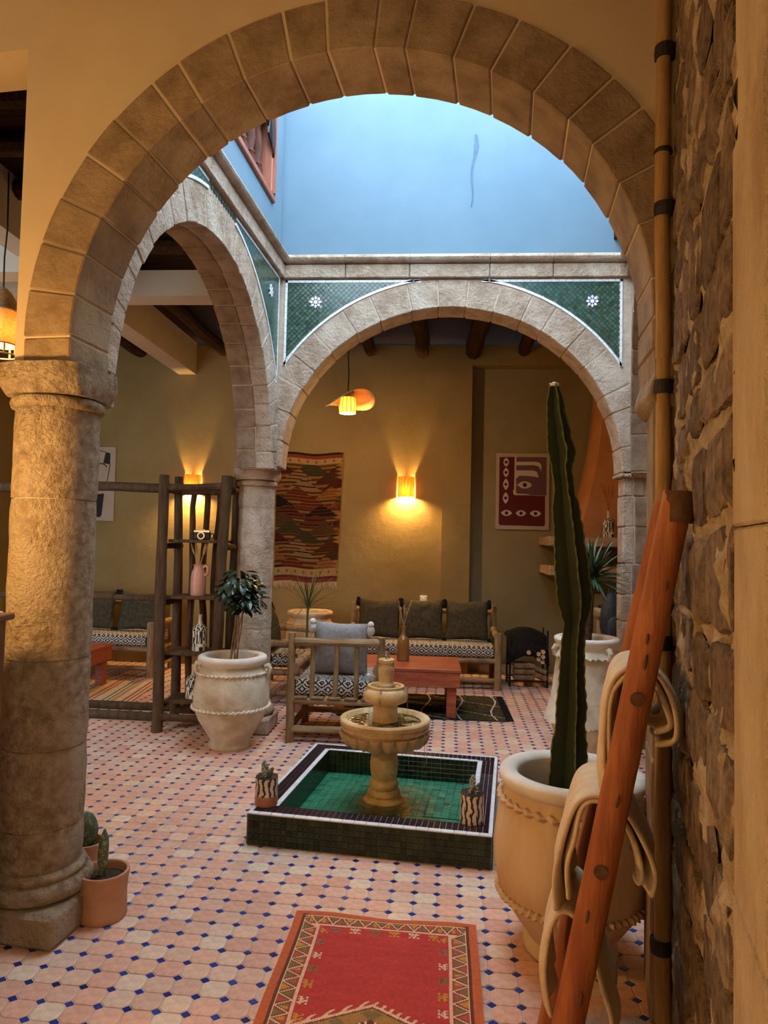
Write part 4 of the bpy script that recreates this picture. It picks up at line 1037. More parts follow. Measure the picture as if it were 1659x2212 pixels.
for x in (0, AW):
    log('arm', (x + (.02 if x == 0 else -.02), -.02, .585), (x + (.02 if x == 0 else -.02), AD + .04, .60), .040, t, L, 11, 5, .008, .18)
    log('side_rail', (x, 0, .30), (x, AD, .30), .026, t, L, 9, 4, .006, .12); log('side_rail', (x, 0, .11), (x, AD, .11), .026, t, L, 9, 4, .006, .12)
for i in range(5): G().box(.03 + i * .134, .03 + i * .134 + .105, -.03, AD, .348, .366).build('seat_slat', L, t, bev=.004, smooth=0)
seat_pad(t, .035, AW - .035, .02, AD - .02, .368, .495)
p = pillow('grey wool pillow with white tassels on the log armchair', (-.735, 5.755, .715), (R(13), R(2), R(3)), .46, .46, .17, M['grey_cloth'], M['white_tassel'], 1.5, 30)

def table(label, x0, x1, y0, y1, zt):
    t = thing('coffee_table', label, 'table', ((x0 + x1) / 2, (y0 + y1) / 2, 0)); w, d = (x1 - x0) / 2, (y1 - y0) / 2; m = M['table']
    n = 4
    for i in range(n): G().box(-w, w, -d + 2 * d * i / n + .001, -d + 2 * d * (i + 1) / n - .001, zt - .03, zt).build('top_plank', m, t, bev=.004, smooth=0)
    for s in (-1, 1):
        G().box(-w + .008, w - .008, s * (d - .02) - .014, s * (d - .02) + .014, zt - .165, zt - .031).build('apron', m, t, bev=.003, smooth=0)
        G().box(s * (w - .02) - .014, s * (w - .02) + .014, -d + .035, d - .035, zt - .165, zt - .031).build('apron', m, t, bev=.003, smooth=0)
        for q in (-1, 1):
            a, b = s * (w - .085), q * (d - .085)
            G().box(a - .045, a + .045, b - .045, b + .045, 0, zt - .166).build('leg', m, t, bev=.005, smooth=0)
    return t
table('red wooden coffee table in front of the long log sofa', -.92, .29, 6.44, 7.17, .449)
table('red wooden coffee table on the striped rug in the left gallery', -4.7, -3.44, 6.35, 7.40, .44)

def lathe_glaze(name, prof, fn, par, n=64, sub=4, m='glaze', loc=None):
    P = []
    for a, b in zip(prof, prof[1:]):
        for k in range(sub): P.append((lerp(a[0], b[0], k / sub), lerp(a[1], b[1], k / sub)))
    P.append(prof[-1]); N = len(P) - 1
    def pf(u, v):
        r, z = P[min(N, int(round(v * N)))]; return (r * cos(2 * pi * u), r * sin(2 * pi * u), z)
    def cf(u, v): r, z = P[min(N, int(v * N))]; return fn(u, z)
    return G().grid(n, N, pf, cf).build(name, M[m], par, smooth=60)
def stalks(par, c, n, L, spread, m, head=True, seed=3):
    rr = random.Random(seed)
    for k in range(n):
        az, el = rr.random() * 6.28, rr.uniform(.02, spread); l = L * rr.uniform(.75, 1.1)
        d = Vector((cos(az) * el, sin(az) * el, 1)).normalized(); c0 = Vector(c)
        pts = [c0 + d * l * q + Vector((cos(az), sin(az), 0)) * .10 * l * q * q for q in (0, .35, .7, 1)]
        g = G().tube(pts, [.0018, .0016, .0014, .001], 4)
        if head:
            e = pts[-1]; dd = (pts[-1] - pts[-2]).normalized()
            for q in range(7):
                b = pts[2].lerp(e, q / 6); sd = Vector((rr.uniform(-1, 1), rr.uniform(-1, 1), .6)).normalized() * .016
                g.tube([b, b + sd + dd * .018], [.0035, .0008], 4)
        g.build('dry_stalk', M[m], par, smooth=0)
t = thing('bottle', 'amber glazed bottle with dry grass standing on the red coffee table', 'bottle', (-.262, 6.86, .4495))
G().lathe([(.0, 0), (.056, 0), (.060, .012), (.061, .17), (.058, .20), (.045, .225), (.026, .245), (.019, .27), (.018, .315), (.023, .325), (.023, .335), (.017, .337), (.014, .30)], 32).build('bottle_body', M['amber'], t, smooth=50)
stalks(t, (0, 0, .31), 9, .24, .30, 'straw', True, 4)
o = G().box(-.06, .06, -.085, .085, 0, .018).build('phone_tray', M['black'], None, bev=.004, smooth=0); o.location = (-.40, 6.60, .4495); tag(o, 'flat black tray lying on the red coffee table', 'tray')
t = thing('tumbler', 'dark brown tumbler on the red coffee table behind the fountain tip', 'cup', (-.445, 6.98, .4495))
G().lathe([(.0, 0), (.036, 0), (.042, .09), (.039, .09), (.034, .01), (0, .01)], 24).build('cup_body', M['dark_wood'], t, smooth=50)

# ------------------------------------------------------------------ log partition with shelf ladder
t = thing('log_shelf', 'tall rustic log shelf unit with wavy sticks at the back beside the far column', 'shelf', (0, 0, 0)); D_ = M['log']
log('post', (-2.235, 5.66, 0), (-2.25, 5.67, 2.125), .046, t, D_, 12, 12, .012, .12, .042, 71)
log('post', (-1.775, 5.66, 0), (-1.712, 5.67, 2.125), .046, t, D_, 12, 12, .012, .12, .044, 72)
log('post', (-2.235, 6.05, 0), (-2.262, 6.05, 2.145), .042, t, D_, 12, 12, .016, .12, .038, 73)
log('post', (-1.755, 6.05, 0), (-1.748, 6.05, 2.15), .042, t, D_, 12, 12, .016, .12, .038, 74)
for xb, xt, sd in ((-2.15, -2.115, 75), (-1.99, -2.005, 76), (-1.90, -1.895, 77)): log('back_stick', (xb, 6.07, .06), (xt, 6.07, 2.03), .032, t, D_, 10, 14, .05, .22, .026, sd)
log('top_rail', (-2.25, 5.68, 2.03), (-1.70, 5.68, 2.035), .034, t, D_, 10, 6, .018, .25, None, 78); log('top_rail', (-2.27, 6.05, 2.02), (-1.68, 6.05, 2.02), .034, t, D_, 10, 6, .018, .25, None, 79)
log('top_rail', (-1.72, 5.62, 2.02), (-1.74, 6.08, 2.02), .03, t, D_, 9, 4, .01, .2); log('top_rail', (-2.25, 5.66, 2.02), (-2.25, 6.08, 2.02), .03, t, D_, 9, 4, .01, .2)
for z in (1.575, 1.10, .635, .235):
    for x in (-2.24, -1.74): log('side_rail', (x, 5.64, z - .045), (x, 6.08, z - .045), .026, t, D_, 9, 4, .008, .18)
    for k, (ya, yb) in enumerate(((5.70, 5.855), (5.863, 6.02))):
        G().box(-2.21, -1.76, ya, yb, z - .012 + rnd.uniform(-.002, .002), z + .014).build('shelf_board', D_, t, bev=.004, smooth=0)
log('low_rail', (-2.24, 5.66, .13), (-1.74, 5.66, .12), .030, t, D_, 9, 5, .01, .2); log('low_rail', (-2.24, 6.05, .09), (-1.74, 6.05, .09), .034, t, D_, 9, 5, .01, .2)
t = thing('log_railing', 'long log partition rails running left from the log shelf behind the near column', 'railing', (0, 0, 0))
log('rail', (-4.9, 5.98, 2.02), (-2.28, 5.92, 2.03), .048, t, M['log'], 11, 16, .02, .15, .04, 81)
log('rail', (-4.9, 5.98, 1.06), (-2.28, 5.92, 1.075), .026, t, M['log'], 10, 16, .016, .2, None, 82)
log('rail', (-4.9, 6.36, .036), (-2.2, 6.34, .036), .036, t, M['log'], 10, 16, .012, .16, None, 83)
log('rail', (-4.9, 6.03, .038), (-2.29, 6.0, .038), .038, t, M['log'], 10, 16, .012, .16, None, 84)
log('post', (-4.93, 5.9, 0), (-4.93, 5.9, 2.12), .046, t, M['log'], 10, 10, .012, .15)
t = thing('camera', 'old silver and black film camera on the top board of the log shelf', 'camera', (-1.965, 5.83, 1.590), R(6))
G().box(-.072, .072, -.026, .026, 0, .062).build('camera_body', M['black'], t, bev=.008, smooth=0)
G().box(-.068, .068, -.022, .022, .062, .082).box(-.03, .03, -.02, .02, .082, .09).build('top_plate', M['silver'], t, bev=.003, smooth=0)
for r, y0, y1, mm in ((.031, -.046, -.026, 'silver'), (.022, -.05, -.046, 'black')):
    G().lathe([(.0, y0), (r, y0), (r, y1), (0, y1)], 24).build('lens', M[mm], t, smooth=40).matrix_local = Matrix.Translation((0, 0, .034)) @ Matrix(((1, 0, 0, 0), (0, 0, 1, 0), (0, 1, 0, 0), (0, 0, 0, 1)))
for s in (-1, 1): G().tube([(s * .072, 0, .055), (s * .098, -.005, .05), (s * .10, -.008, .02), (s * .08, -.01, .003)], .005, 6).build('strap', M['black'], t)
t = thing('jug', 'glazed pink clay jug with dry wheat ears on the log shelf', 'jug', (-1.985, 5.83, 1.115), R(-10))
G().lathe([(.0, 0), (.060, 0), (.064, .01), (.065, .10), (.064, .155), (.056, .20), (.043, .23), (.04, .25), (.047, .262), (.044, .264), (.036, .25), (.036, .2)], 40).build('jug_body', M['pink_clay'], t, smooth=50)
G().tube([(.040, 0, .235), (.065, 0, .255), (.088, 0, .24), (.090, 0, .205), (.075, 0, .18), (.057, 0, .175)], [.011, .012, .012, .012, .012, .014], 9).build('handle', M['pink_clay'], t)
for a, el, sd in ((3.3, .38, 3), (2.8, .20, 4), (.2, .25, 5), (-.4, .35, 6), (.6, .30, 7)):
    d = Vector((cos(a) * el, .05, 1)).normalized(); g = G().tube([Vector((0, 0, .22)) + d * q for q in (0, .1, .16)], .002, 5)
    g.ellipsoid(Vector((0, 0, .22)) + d * .19, (.010, .010, .055), 8, 6, .3, None, d.to_track_quat('Z', 'Y').to_matrix().to_4x4()); g.build('dry_stalk', M['straw'], t)
def patches(u, z, s=.022, lo=.0):
    c = noise.cell(Vector((u * 9 + .25 * sin(z * 60), z / s * .8 + .4 * sin(u * 40), 1)))
    fu, fz = (u * 9 + .25 * sin(z * 60)) % 1, (z / s * .8 + .4 * sin(u * 40)) % 1
    return (.72, .62, .46) if (fu < .22 or fz < .26 or c > .88) else (.028, .026, .016)
def bottle(label, loc, H, r, rz=0, grass=None, group=None):
    t = thing('bottle', label, 'bottle', loc, rz, group)
    prof = [(.001, 0), (r * .96, 0), (r, .01), (r, H * .55), (r * .96, H * .62), (r * .7, H * .69), (r * .34, H * .74), (r * .26, H * .82), (r * .26, H * .96), (r * .32, H), (r * .18, H)]
    lathe_glaze('bottle_body', prof, lambda u, z: patches(u, z) if z < H * .72 else (.55, .44, .30), t, 72, 6)
    if grass: stalks(t, (0, 0, H * .95), 12, grass, .30, 'straw_red', True, 9)
    return t
bottle('tall black and cream patterned bottle on a lower board of the log shelf', (-1.955, 5.83, .650), .305, .062)
bottle('black and cream patterned bottle on the bottom shelf board behind the leafy pot', (-2.0, 5.83, .250), .26, .06)

# ------------------------------------------------------------------ leaning ladder with blankets
LA0, LA1 = Vector((.335, 1.985, 0)), Vector((.660, 1.91, 1.75)); E_ = Vector((.236, .972, 0)).normalized(); WD = Vector((.972, -.236, 0)).normalized(); GAP = .45
t = thing('ladder', 'red brown log ladder leaning on the stone wall hung with cream blankets', 'ladder', (0, 0, 0))
rail = log('pole', LA0, LA1, .043, t, M['ladder'], 16, 14, .006, .07, .039, 91)
log('pole', LA0 + E_ * GAP + Vector((-.02, 0, 0)), LA1 + E_ * (GAP) , .040, t, M['ladder'], 14, 14, .006, .07, .036, 92)
G().tube([LA1 - Vector((0, 0, .06)) - (LA1 - LA0).normalized() * .02, LA1 + (LA1 - LA0).normalized() * .004], .0405, 16, .05).build('pole_end', M['cut'], t)
RUNGS = [.29, .74, 1.20]
def on_pole(z): return LA0.lerp(LA1, z / 1.75)
for z in RUNGS:
    p = on_pole(z); log('rung', p - E_ * .043, p + E_ * (GAP + .04), .019, t, M['cut'], 12, 4, .002, .05)
for z, s in ((.18, .010), (.40, .013), (.62, .012), (.93, .012), (1.30, .014), (1.36, .010), (1.5, .009), (.30, .009)):
    p = on_pole(z) - E_ * .0395 + WD * rnd.uniform(-.022, .022); G().ellipsoid(p, (s * .32, .007, s * 1.5), 8, 6, .2, None, Matrix.Rotation(R(11), 4, 'Y')).build('knot', M['cut'], t)
def blanket(name, label, z0, pts, e0, e1, m, layers, seed, group):
    """folded cloth hung over a rung; pts = outline across the rung (to the wall +), swept along the rung"""
    base = on_pole(z0); g = G()
    for li in range(layers):
        sh = 1 - .22 * li; N, K = 44, 12
        P = [Vector((d * sh, z - .014 * li if z > -.05 else z * (1 - .10 * li) + .02 * li)) for d, z in pts]
        L = [0]
        for a, b in zip(P, P[1:]): L.append(L[-1] + (b - a).length)
        def at(s):
            s *= L[-1]
            for i in range(len(P) - 1):
                if s <= L[i + 1] + 1e-9:
                    q = (s - L[i]) / max(1e-9, L[i + 1] - L[i]); p0 = P[max(0, i - 1)]; p1 = P[i]; p2 = P[i + 1]; p3 = P[min(len(P) - 1, i + 2)]
                    return .5 * ((2 * p1) + (p2 - p0) * q + (2 * p0 - 5 * p1 + 4 * p2 - p3) * q * q + (3 * p1 - p0 - 3 * p2 + p3) * q ** 3)
            return P[-1]
        def pf(u, v):
            p = at(u); hang = abs(2 * u - 1)
            e = lerp(e0, e1, v) + .02 * hang * (v - .5) * sin(seed + 3)
            w = .012 * hang * sin(v * 11 + seed + li * 1.3 + u * 3) + .008 * noise.noise((u * 3, v * 3, seed + li))
            q = base + E_ * e + WD * (p.x + w)
            return (q.x, q.y, base.z + p.y + .006 * noise.noise((u * 4 + 9, v * 2, seed)))
        g.grid(N, K, pf)
    o = g.build(name, m, None, smooth=70)
    sd = o.modifiers.new('thick', 'SOLIDIFY'); sd.thickness = .016; sd.offset = 0
    sb = o.modifiers.new('soft', 'SUBSURF'); sb.levels = 1; sb.render_levels = 1
    return tag(o, label, 'blanket', group)
GB = 'cream blankets folded over the ladder rungs'
blanket('blanket', 'topmost cream blanket folded over the highest ladder rung', 1.20, [(-.075, -.30), (-.085, -.2), (-.080, -.06), (-.055, .03), (-.005, .062), (.06, .045), (.11, -.04), (.115, -.13), (.06, -.15)], .08, .41, M['cream_cloth'], 2, 2, GB)
blanket('blanket', 'second cream blanket hanging widest to the left from the middle ladder rung', .74, [(-.115, -.18), (-.125, -.08), (-.10, .04), (-.065, .13), (-.01, .155), (.06, .12), (.115, .03), (.135, -.04), (.12, -.10)], .08, .40, M['cream_cloth'], 2, 5, GB)
blanket('blanket', 'lowest cream blanket with dark stripes hanging near the floor', .29, [(-.055, -.04), (-.070, .08), (-.05, .22), (-.01, .27), (.05, .22), (.10, .06), (.125, -.03), (.10, -.12)], .08, .40, M['cream_cloth'], 1, 8, GB)
# wall pole with straps
t = thing('wall_pole', 'thin tan wooden pole strapped upright beside the rubble stone wall', 'pole', (.787, 2.455, 0))
log('pole_length', (0.015, 0, .02), (0.003, 0, 2.28), .030, t, M['pole'], 12, 14, .006, .10, .024, 101)
log('pole_length', (0.003, -.004, 2.26), (0, 0, 3.98), .026, t, M['pole'], 12, 12, .008, .12, .024, 102)
for z in (.27, 1.28, 2.16, 2.79, 3.36):
    G().lathe([(.034, -.024), (.036, 0), (.034, .024)], 18, (.006, 0, z)).box(.02, .085, -.012, .004, z - .016, z + .016, None, Matrix.Translation((0, 0, z)) @ Matrix.Rotation(R(-18), 4, 'Y') @ Matrix.Translation((0, 0, -z))).build('strap', M['strap'], t, smooth=0)
G().lathe([(.029, -.008), (.031, 0), (.029, .008)], 18, (0.002, 0, 3.0)).build('strap', M['strap'], t, smooth=0)

# ------------------------------------------------------------------ rugs and hangings
OR, RED, CR, BRN, OLV, GLD = (.50, .115, .045), (.42, .050, .040), (.66, .40, .26), (.13, .05, .03), (.20, .13, .05), (.50, .22, .04)
def red_rug(u, v):
    """u across 0..1, v from the far end 0..1 (only the far half is ever seen)"""
    W, H = .745, 1.36; x, y = u * W, v * H
    dx, dy = min(x, W - x), min(y, H - y)
    if dx < .032 or dy < .016: return OR
    if dx < .044 or dy < .026: return BRN if dx < .05 and dy > .02 else (.40, .10, .04)
    if dx < .108 or dy < .080:                                    # border of nested triangles
        if dy < dx: s, d, w = x, dy - .026, .054
        else: s, d, w = y, dx - .044, .064
        p = .066; k = int(s / p); f = abs(((s / p) % 1) - .5) * 2; m = d / w
        if m < .07 or m > .93: return CR
        q = m - (1 - f) * .9
        if abs(q) < .10: return CR
        if abs(q) < .22: return BRN
        cols = [OLV, GLD, (.42, .08, .05), OLV]
        if q > .22 and m < .8: return cols[k % 4] if abs(f - .9) < .35 else (.30, .07, .04)
        return cols[(k + 2) % 4] if m < .62 and abs(q) > .3 else (.30, .07, .04)
    ix, iy = dx - .108, dy - .080                                   # field with small comb motifs along its edge
    if ix < .004 or iy < .004: return CR
    s, d = (x, iy) if iy < ix else (y, ix)
    if .010 < d < .052:
        p = .078 if iy < ix else .088; k = int((s + .012) / p); f = ((s + .012) / p % 1) * p; e = d - .010
        g_ = [CR, GLD, (.26, .12, .09), CR, OLV, GLD][k % 6]
        if .018 < f < .060:
            a = f - .018
            if e < .007 and int(a / .007) % 2 == 0: return g_
            if .007 <= e < .014: return g_
            if .014 <= e < .028 and .010 < a < .032: return g_ if int(a / .006 + e / .006) % 3 else BRN
            if .028 <= e < .036 and (a < .010 or a > .032 or .016 < a < .026): return g_
    cx_, cy_ = abs(x - W / 2), abs(y - H / 2)
    m = cx_ / .50 + abs(y - .80) / .255
    if m < 1.10 and m >= 1.0:                                       # comb fringe of the medallion
        return CR if int((x + y * .7) / .012) % 3 == 0 and m < 1.09 else RED
    if m < 1.0:
        if m > .95: return CR
        if m > .70: return OLV if m < .9 and int((cx_ - cy_) / .05) % 2 else ((.34, .17, .05) if m < .92 else BRN)
        step = int(abs(y - .80) / .014) * .014; mm = cx_ / .50 + step / .255
        if mm > .60: return CR if int(cx_ / .010) % 2 else BRN
        if mm > .40: return (.62, .36, .24)
        if mm > .28: return (.50, .12, .08) if int(cy_ / .012) % 2 else CR
        return (.60, .30, .20) if int((cx_ + cy_) / .014) % 2 else (.44, .09, .06)
    n = noise.noise((x * 6, y * 40, 2)) * .05
    return (RED[0] + n, RED[1] + n * .12, RED[2] + n * .1)
def rugp(u, v):
    x = lerp(-.545, .212, u) - .018 * v; y = 3.005 - 1.36 * v - .035 * u
    edge = min(u, 1 - u); z = .010 + .003 * noise.noise((u * 5, v * 5, 1)) + (.006 * max(0, 1 - v * 14) * (1 + sin(u * 9)))
    return (x + .006 * noise.noise((v * 4, 3, u)), y + .008 * noise.noise((u * 3, 1, 1)), z)
o = G().grid(190, 300, rugp, red_rug).build('red_rug', M['pattern'], None, smooth=0, fix=False)
tag(o, 'red knotted wool rug with diamond medallion on the tiles in front', 'rug')
sd = o.modifiers.new('thick', 'SOLIDIFY'); sd.thickness = .009; sd.offset = -1
G().tube([Vector(rugp(i / 40, 0)) + Vector((0, .004, 0)) for i in range(41)], .0035, 6, .3).build('fringe', M['white_tassel'], o)
def dark_rug(u, v):
    x, y = u * 1.55, v * 1.0
    a = noise.noise((x * 30, y * 9, 4))
    if abs(((x + .04 * sin(y * 6)) % .33) - .16) < .006 or abs(((x * .6 + y) % .42) - .2) < .004: return (.62, .58, .54)
    return (.050 + .03 * a, .034 + .022 * a, .014) if (int(y * 9) % 2 or u > .75) else (.016, .011, .008)
o = G().grid(150, 100, lambda u, v: (lerp(-.85, .70, u), lerp(6.42, 7.44, v), .009 + .003 * noise.noise((u * 9, v * 6, 1))), dark_rug).build('dark_rug', M['pattern'], None, smooth=0, fix=False)
tag(o, 'shaggy black and olive rug with thin white lines under the coffee table', 'rug')
g = G()
for i in range(130):
    y = 6.43 + i * .0078; g.tube([(.70, y, .008), (.745, y + rnd.uniform(-.01, .01), .012), (.775, y + rnd.uniform(-.02, .02), .004)], [.004, .003, .001], 4)
f = g.build('fringe', M['black_cloth'], o, smooth=0); f['kind'] = 'stuff'
def striped(u, v):
    s = u * 1.95
    k = s % .36
    if abs(k - .06) < .014: return (.34, .04, .03)
    if abs(k - .11) < .010: return (.44, .10, .06)
    if abs(k - .22) < .012: return (.12, .17, .10)
    if abs(k - .27) < .008: return (.16, .19, .12)
    if .30 < k < .34: return (.46, .27, .12)
    n = noise.noise((s * 8, v * 30, 1)) * .05
    return (.62 + n, .50 + n, .36 + n)
o = G().grid(195, 60, lambda u, v: (lerp(-4.82, -2.87, u) - .10 * v, lerp(6.52, 7.56, v), .009 + .003 * noise.noise((u * 9, v * 6, 5))), striped).build('striped_rug', M['pattern'], None, smooth=0, fix=False)
tag(o, 'cream striped rug with red and green lines in the left gallery', 'rug')
# kilim on the back wall
PALK = [(.055, .010, .006), (.085, .020, .008), (.15, .05, .013), (.032, .026, .009), (.011, .008, .006), (.17, .10, .04), (.042, .032, .011), (.07, .014, .008)]
def kilim(u, v):
    """v from the top; rows of stepped hills filled with stripes"""
    if v < .018: return (.02, .012, .010)
    if v < .043: return (.16, .030, .014)
    if v < .085 or .895 < v < .955:
        vc = .064 if v < .5 else .925
        d = abs(((u * 7.5) % 1) - .5) * 2; return (.14, .08, .03) if d < .30 * (1 - abs(v - vc) / .016) + .02 and abs(v - vc) < .014 else (.28, .175, .07)
    if v > .975: return (.16, .03, .02)
    if v > .955: return (.07, .02, .018)
    q = (v - .085) / .81; rows = 12; best = None
    for r in range(rows, -1, -1):                                   # the lowest hill in front wins
        for k in range(-1, 4):
            cx = (k + .5 * (r % 2)) / 1.9 + .10 * sin(r * 2.3); top = r / rows - .02; hw = .27; hh = .115
            d = abs(u - cx) / hw; e = (q - top) / hh
            if 0 <= e <= 1.0 and d < e * .95 + .10: best = (r, k, e, d); break
        if best: break
    fray = u > .86
    s = int(q * 95)
    if fray and (u - .86) / .14 > (.25 + .75 * abs(((q * 26) % 1) - .5) * 2): return PALK[(int(q * 13) * 3 + 2) % 8] if int(q * 13) % 3 else (.24, .11, .035)
    if best is None: return [(.16, .06, .016), (.05, .012, .007), (.05, .035, .012), (.19, .10, .032)][s % 4]
    r, k, e, d = best; h = (r * 5 + k * 3 + 16) % 8
    base = PALK[h]
    if h in (4, 6, 0) and (r + k) % 2:                              # small diamonds inside the hill
        du, dv = abs(((u * 22) % 1) - .5), abs(((q * 32) % 1) - .5)
        return (.30, .22, .11) if .22 < du + dv < .36 else base
    if (r + 2 * k) % 4 == 0: return base if s % 5 else PALK[4]
    return base if s % 3 < 2 else PALK[(h + 3) % 8]
KX0, KX1, KZ0, KZ1 = -1.99, -1.145, 1.085, 2.72
def kp(u, v):
    x = lerp(KX0, KX1, u) - .045 * v * u + .0; return (x, BY - .022 - .008 * sin(u * 9 + v * 3), lerp(KZ1, KZ0, v) + .012 * sin(u * 8))
o = G().grid(130, 230, kp, kilim).build('wall_kilim', M['pattern'], None, smooth=0, fix=False)
sd = o.modifiers.new('thick', 'SOLIDIFY'); sd.thickness = .01
tag(o, 'woven brown and red kilim with fringe hanging on the back wall', 'wall hanging')
g = G()
for i in range(170):
    a = Vector(kp(i / 169, 1)); g.tube([a, a + Vector((rnd.uniform(-.012, .012), -.004, -.05)), a + Vector((rnd.uniform(-.02, .02), -.006, -rnd.uniform(.07, .11)))], [.003, .0025, .001], 4)
f = g.build('fringe', M['fringe'], o, smooth=0); f['kind'] = 'stuff'
for x in (KX0 + .02, KX1 - .02): G().ellipsoid((x, BY - .03, KZ1 + .005), (.008, .012, .008), 8, 6).build('nail', M['silver'], o)

# ------------------------------------------------------------------ posters
def flat(poly, y, col, g): g.add([(p[0], y, p[1]) for p in poly], [tuple(range(len(poly)))], col)
def eye(g, c, w, h, y, pup, vert=False):
    pts = []
    for i in range(20):
        a = 2 * pi * i / 20; px = cos(a) * w / 2; pz = sin(a) * (abs(sin(a)) ** .55) * h / 2 * 1.06
        pts.append((c[0] + px, c[1] + pz) if not vert else (c[0] + pz, c[1] + px))
    flat(pts, y, (.50, .41, .32), g)
    flat([(c[0] + pup * cos(2 * pi * i / 14), c[1] + pup * sin(2 * pi * i / 14)) for i in range(14)], y - .0008, (.015, .012, .014), g)
t = thing('eye_poster', 'framed dark red poster with cream eyes on the niche wall', 'poster', (.80, NY - .03, 1.80))
PW, PH = .672, .975
G().box(0, PW, 0, .028, 0, PH).build('canvas', M['paper'], t, bev=.003, smooth=0).data.materials[0] = M['canvas']
g = G(); q = lambda u, v: (u * PW, (1 - v) * PH)
DR, PU, CRM = (.095, .007, .009), (.12, .055, .07), (.50, .41, .32)
flat([q(.06, .055), q(.35, .05), q(.345, .55), q(.92, .555), q(.925, .93), q(.90, .95), q(.08, .945), q(.06, .92)], -.0012, DR, g)
flat([q(.375, .06), q(.39, .05), q(.94, .05), q(.945, .548), q(.385, .548), q(.37, .53)], -.0014, PU, g)
flat([q(.345, .05), q(.375, .05), q(.375, .50), q(.39, .53), q(.62, .535), q(.62, .545), q(.365, .548), q(.33, .54), q(.32, .49), q(.34, .48)], -.002, CRM, g)
flat([q(.375, .115), q(.74, .11), q(.82, .125), q(.845, .155), q(.845, .24), q(.82, .20), q(.79, .17), q(.70, .155), q(.375, .160)], -.002, CRM, g)
flat([q(.375, .225), q(.70, .225), q(.765, .245), q(.80, .315), q(.66, .30), q(.44, .295), q(.375, .335)], -.002, CRM, g)
eye(g, q(.54, .415), .265 * PW, .09 * PH, -.0024, .026)
flat([q(.345, .418), q(.42, .412), q(.42, .422), q(.345, .426)], -.0022, CRM, g)
for v, h in ((.12, .12), (.255, .125), (.41, .15), (.59, .15)): eye(g, q(.185, v), h * PH * .98, .075 * PW * 1.3, -.0022, .019, True)
for u, w in ((.205, .205), (.475, .19), (.745, .21)): eye(g, q(u, .785), w * PW, .075 * PH, -.0022, .022)
g.build('print', M['print'], t, smooth=0, fix=False)
t = thing('figure_poster', 'framed cream poster with a black abstract figure half behind the near column', 'poster', (-4.76, BY - .03, 1.80))
PW2, PH2 = .64, .965
G().box(0, PW2, 0, .028, 0, PH2).build('canvas', M['canvas'], t, bev=.003, smooth=0)
g = G(); k5 = .00585; q = lambda dx, dy: (PW2 + dx * k5, PH2 - dy * k5)
BK = (.020, .016, .016)
flat([q(-23, 12), q(-12, 14), q(-12, 39), q(-28, 37)], -.0015, BK, g)
def stroke(pts, w):
    for a, b in zip(pts, pts[1:]):
        d = Vector((b[0] - a[0], b[1] - a[1])); d.normalize(); n_ = Vector((-d.y, d.x)) * w
        flat([(a[0] + n_.x, a[1] + n_.y), (a[0] - n_.x, a[1] - n_.y), (b[0] - n_.x, b[1] - n_.y), (b[0] + n_.x, b[1] + n_.y)], -.0016, BK, g)
stroke([q(-60, 4), q(-45, 6), q(-30, 10), q(-22, 12)], .005); stroke([q(-12, 38), q(-14, 56), q(-17, 74), q(-21, 88), q(-30, 96)], .005)
stroke([q(-43, 44), q(-38, 39), q(-32, 37), q(-24, 40), q(-19, 45)], .007)
flat([q(-34, 90), q(-20, 84), q(-20, 98), q(-60, 98), q(-60, 94)], -.0015, BK, g)
flat([q(-40, 106), q(-23, 104), q(-27, 152), q(-31, 157), q(-44, 156), q(-46, 150)], -.0015, BK, g); flat([q(-60, 106), q(-43, 107), q(-50, 156), q(-70, 156)], -.0015, BK, g)
g.build('print', M['print'], t, smooth=0, fix=False)
t = thing('wall_socket', 'small white wall socket just above the long log sofa', 'socket', (-.092, BY, .90))
G().box(-.045, .045, -.012, .002, -.045, .045).build('plate', M['white_plastic'], t, bev=.004, smooth=0); G().lathe([(.0, -.016), (.022, -.016), (.026, -.012)], 20).build('outlet', M['white_plastic'], t, smooth=0).matrix_local = Matrix(((1, 0, 0, 0), (0, 0, 1, 0), (0, 1, 0, 0), (0, 0, 0, 1)))

# ------------------------------------------------------------------ lamps
def sconce(label, x, z, power):
    t = thing('wall_lamp', label, 'lamp', (x, BY, z), 0, 'stick shade wall lamps'); n = 26
    for i in range(n):
        th = pi * (i + .5) / n; r = .098 + rnd.uniform(-.004, .004); hgt = .128 + rnd.uniform(-.006, .006)
        G().tube([(-r * cos(th), -r * .95 * sin(th) - .01, -hgt), (-r * cos(th), -r * .95 * sin(th) - .01, hgt)], .0066, 6, .2).build('stick', M['shade'], t)
    G().tube([(0, -.005, .02), (0, -.04, .02)], .012, 8).build('holder', M['iron'], t)
    G().ellipsoid((0, -.048, -.02), (.024, .024, .034), 12, 8).build('bulb', M['bulb'], t)
    lamp('wall_lamp_light', (x, BY - .065, z - .075), power, (1, .60, .20), .03)
sconce('stick wall lamp glowing above the middle of the long sofa', -.335, 2.305, 120)
sconce('stick wall lamp glowing behind the top of the log shelf', -3.09, 2.29, 120)
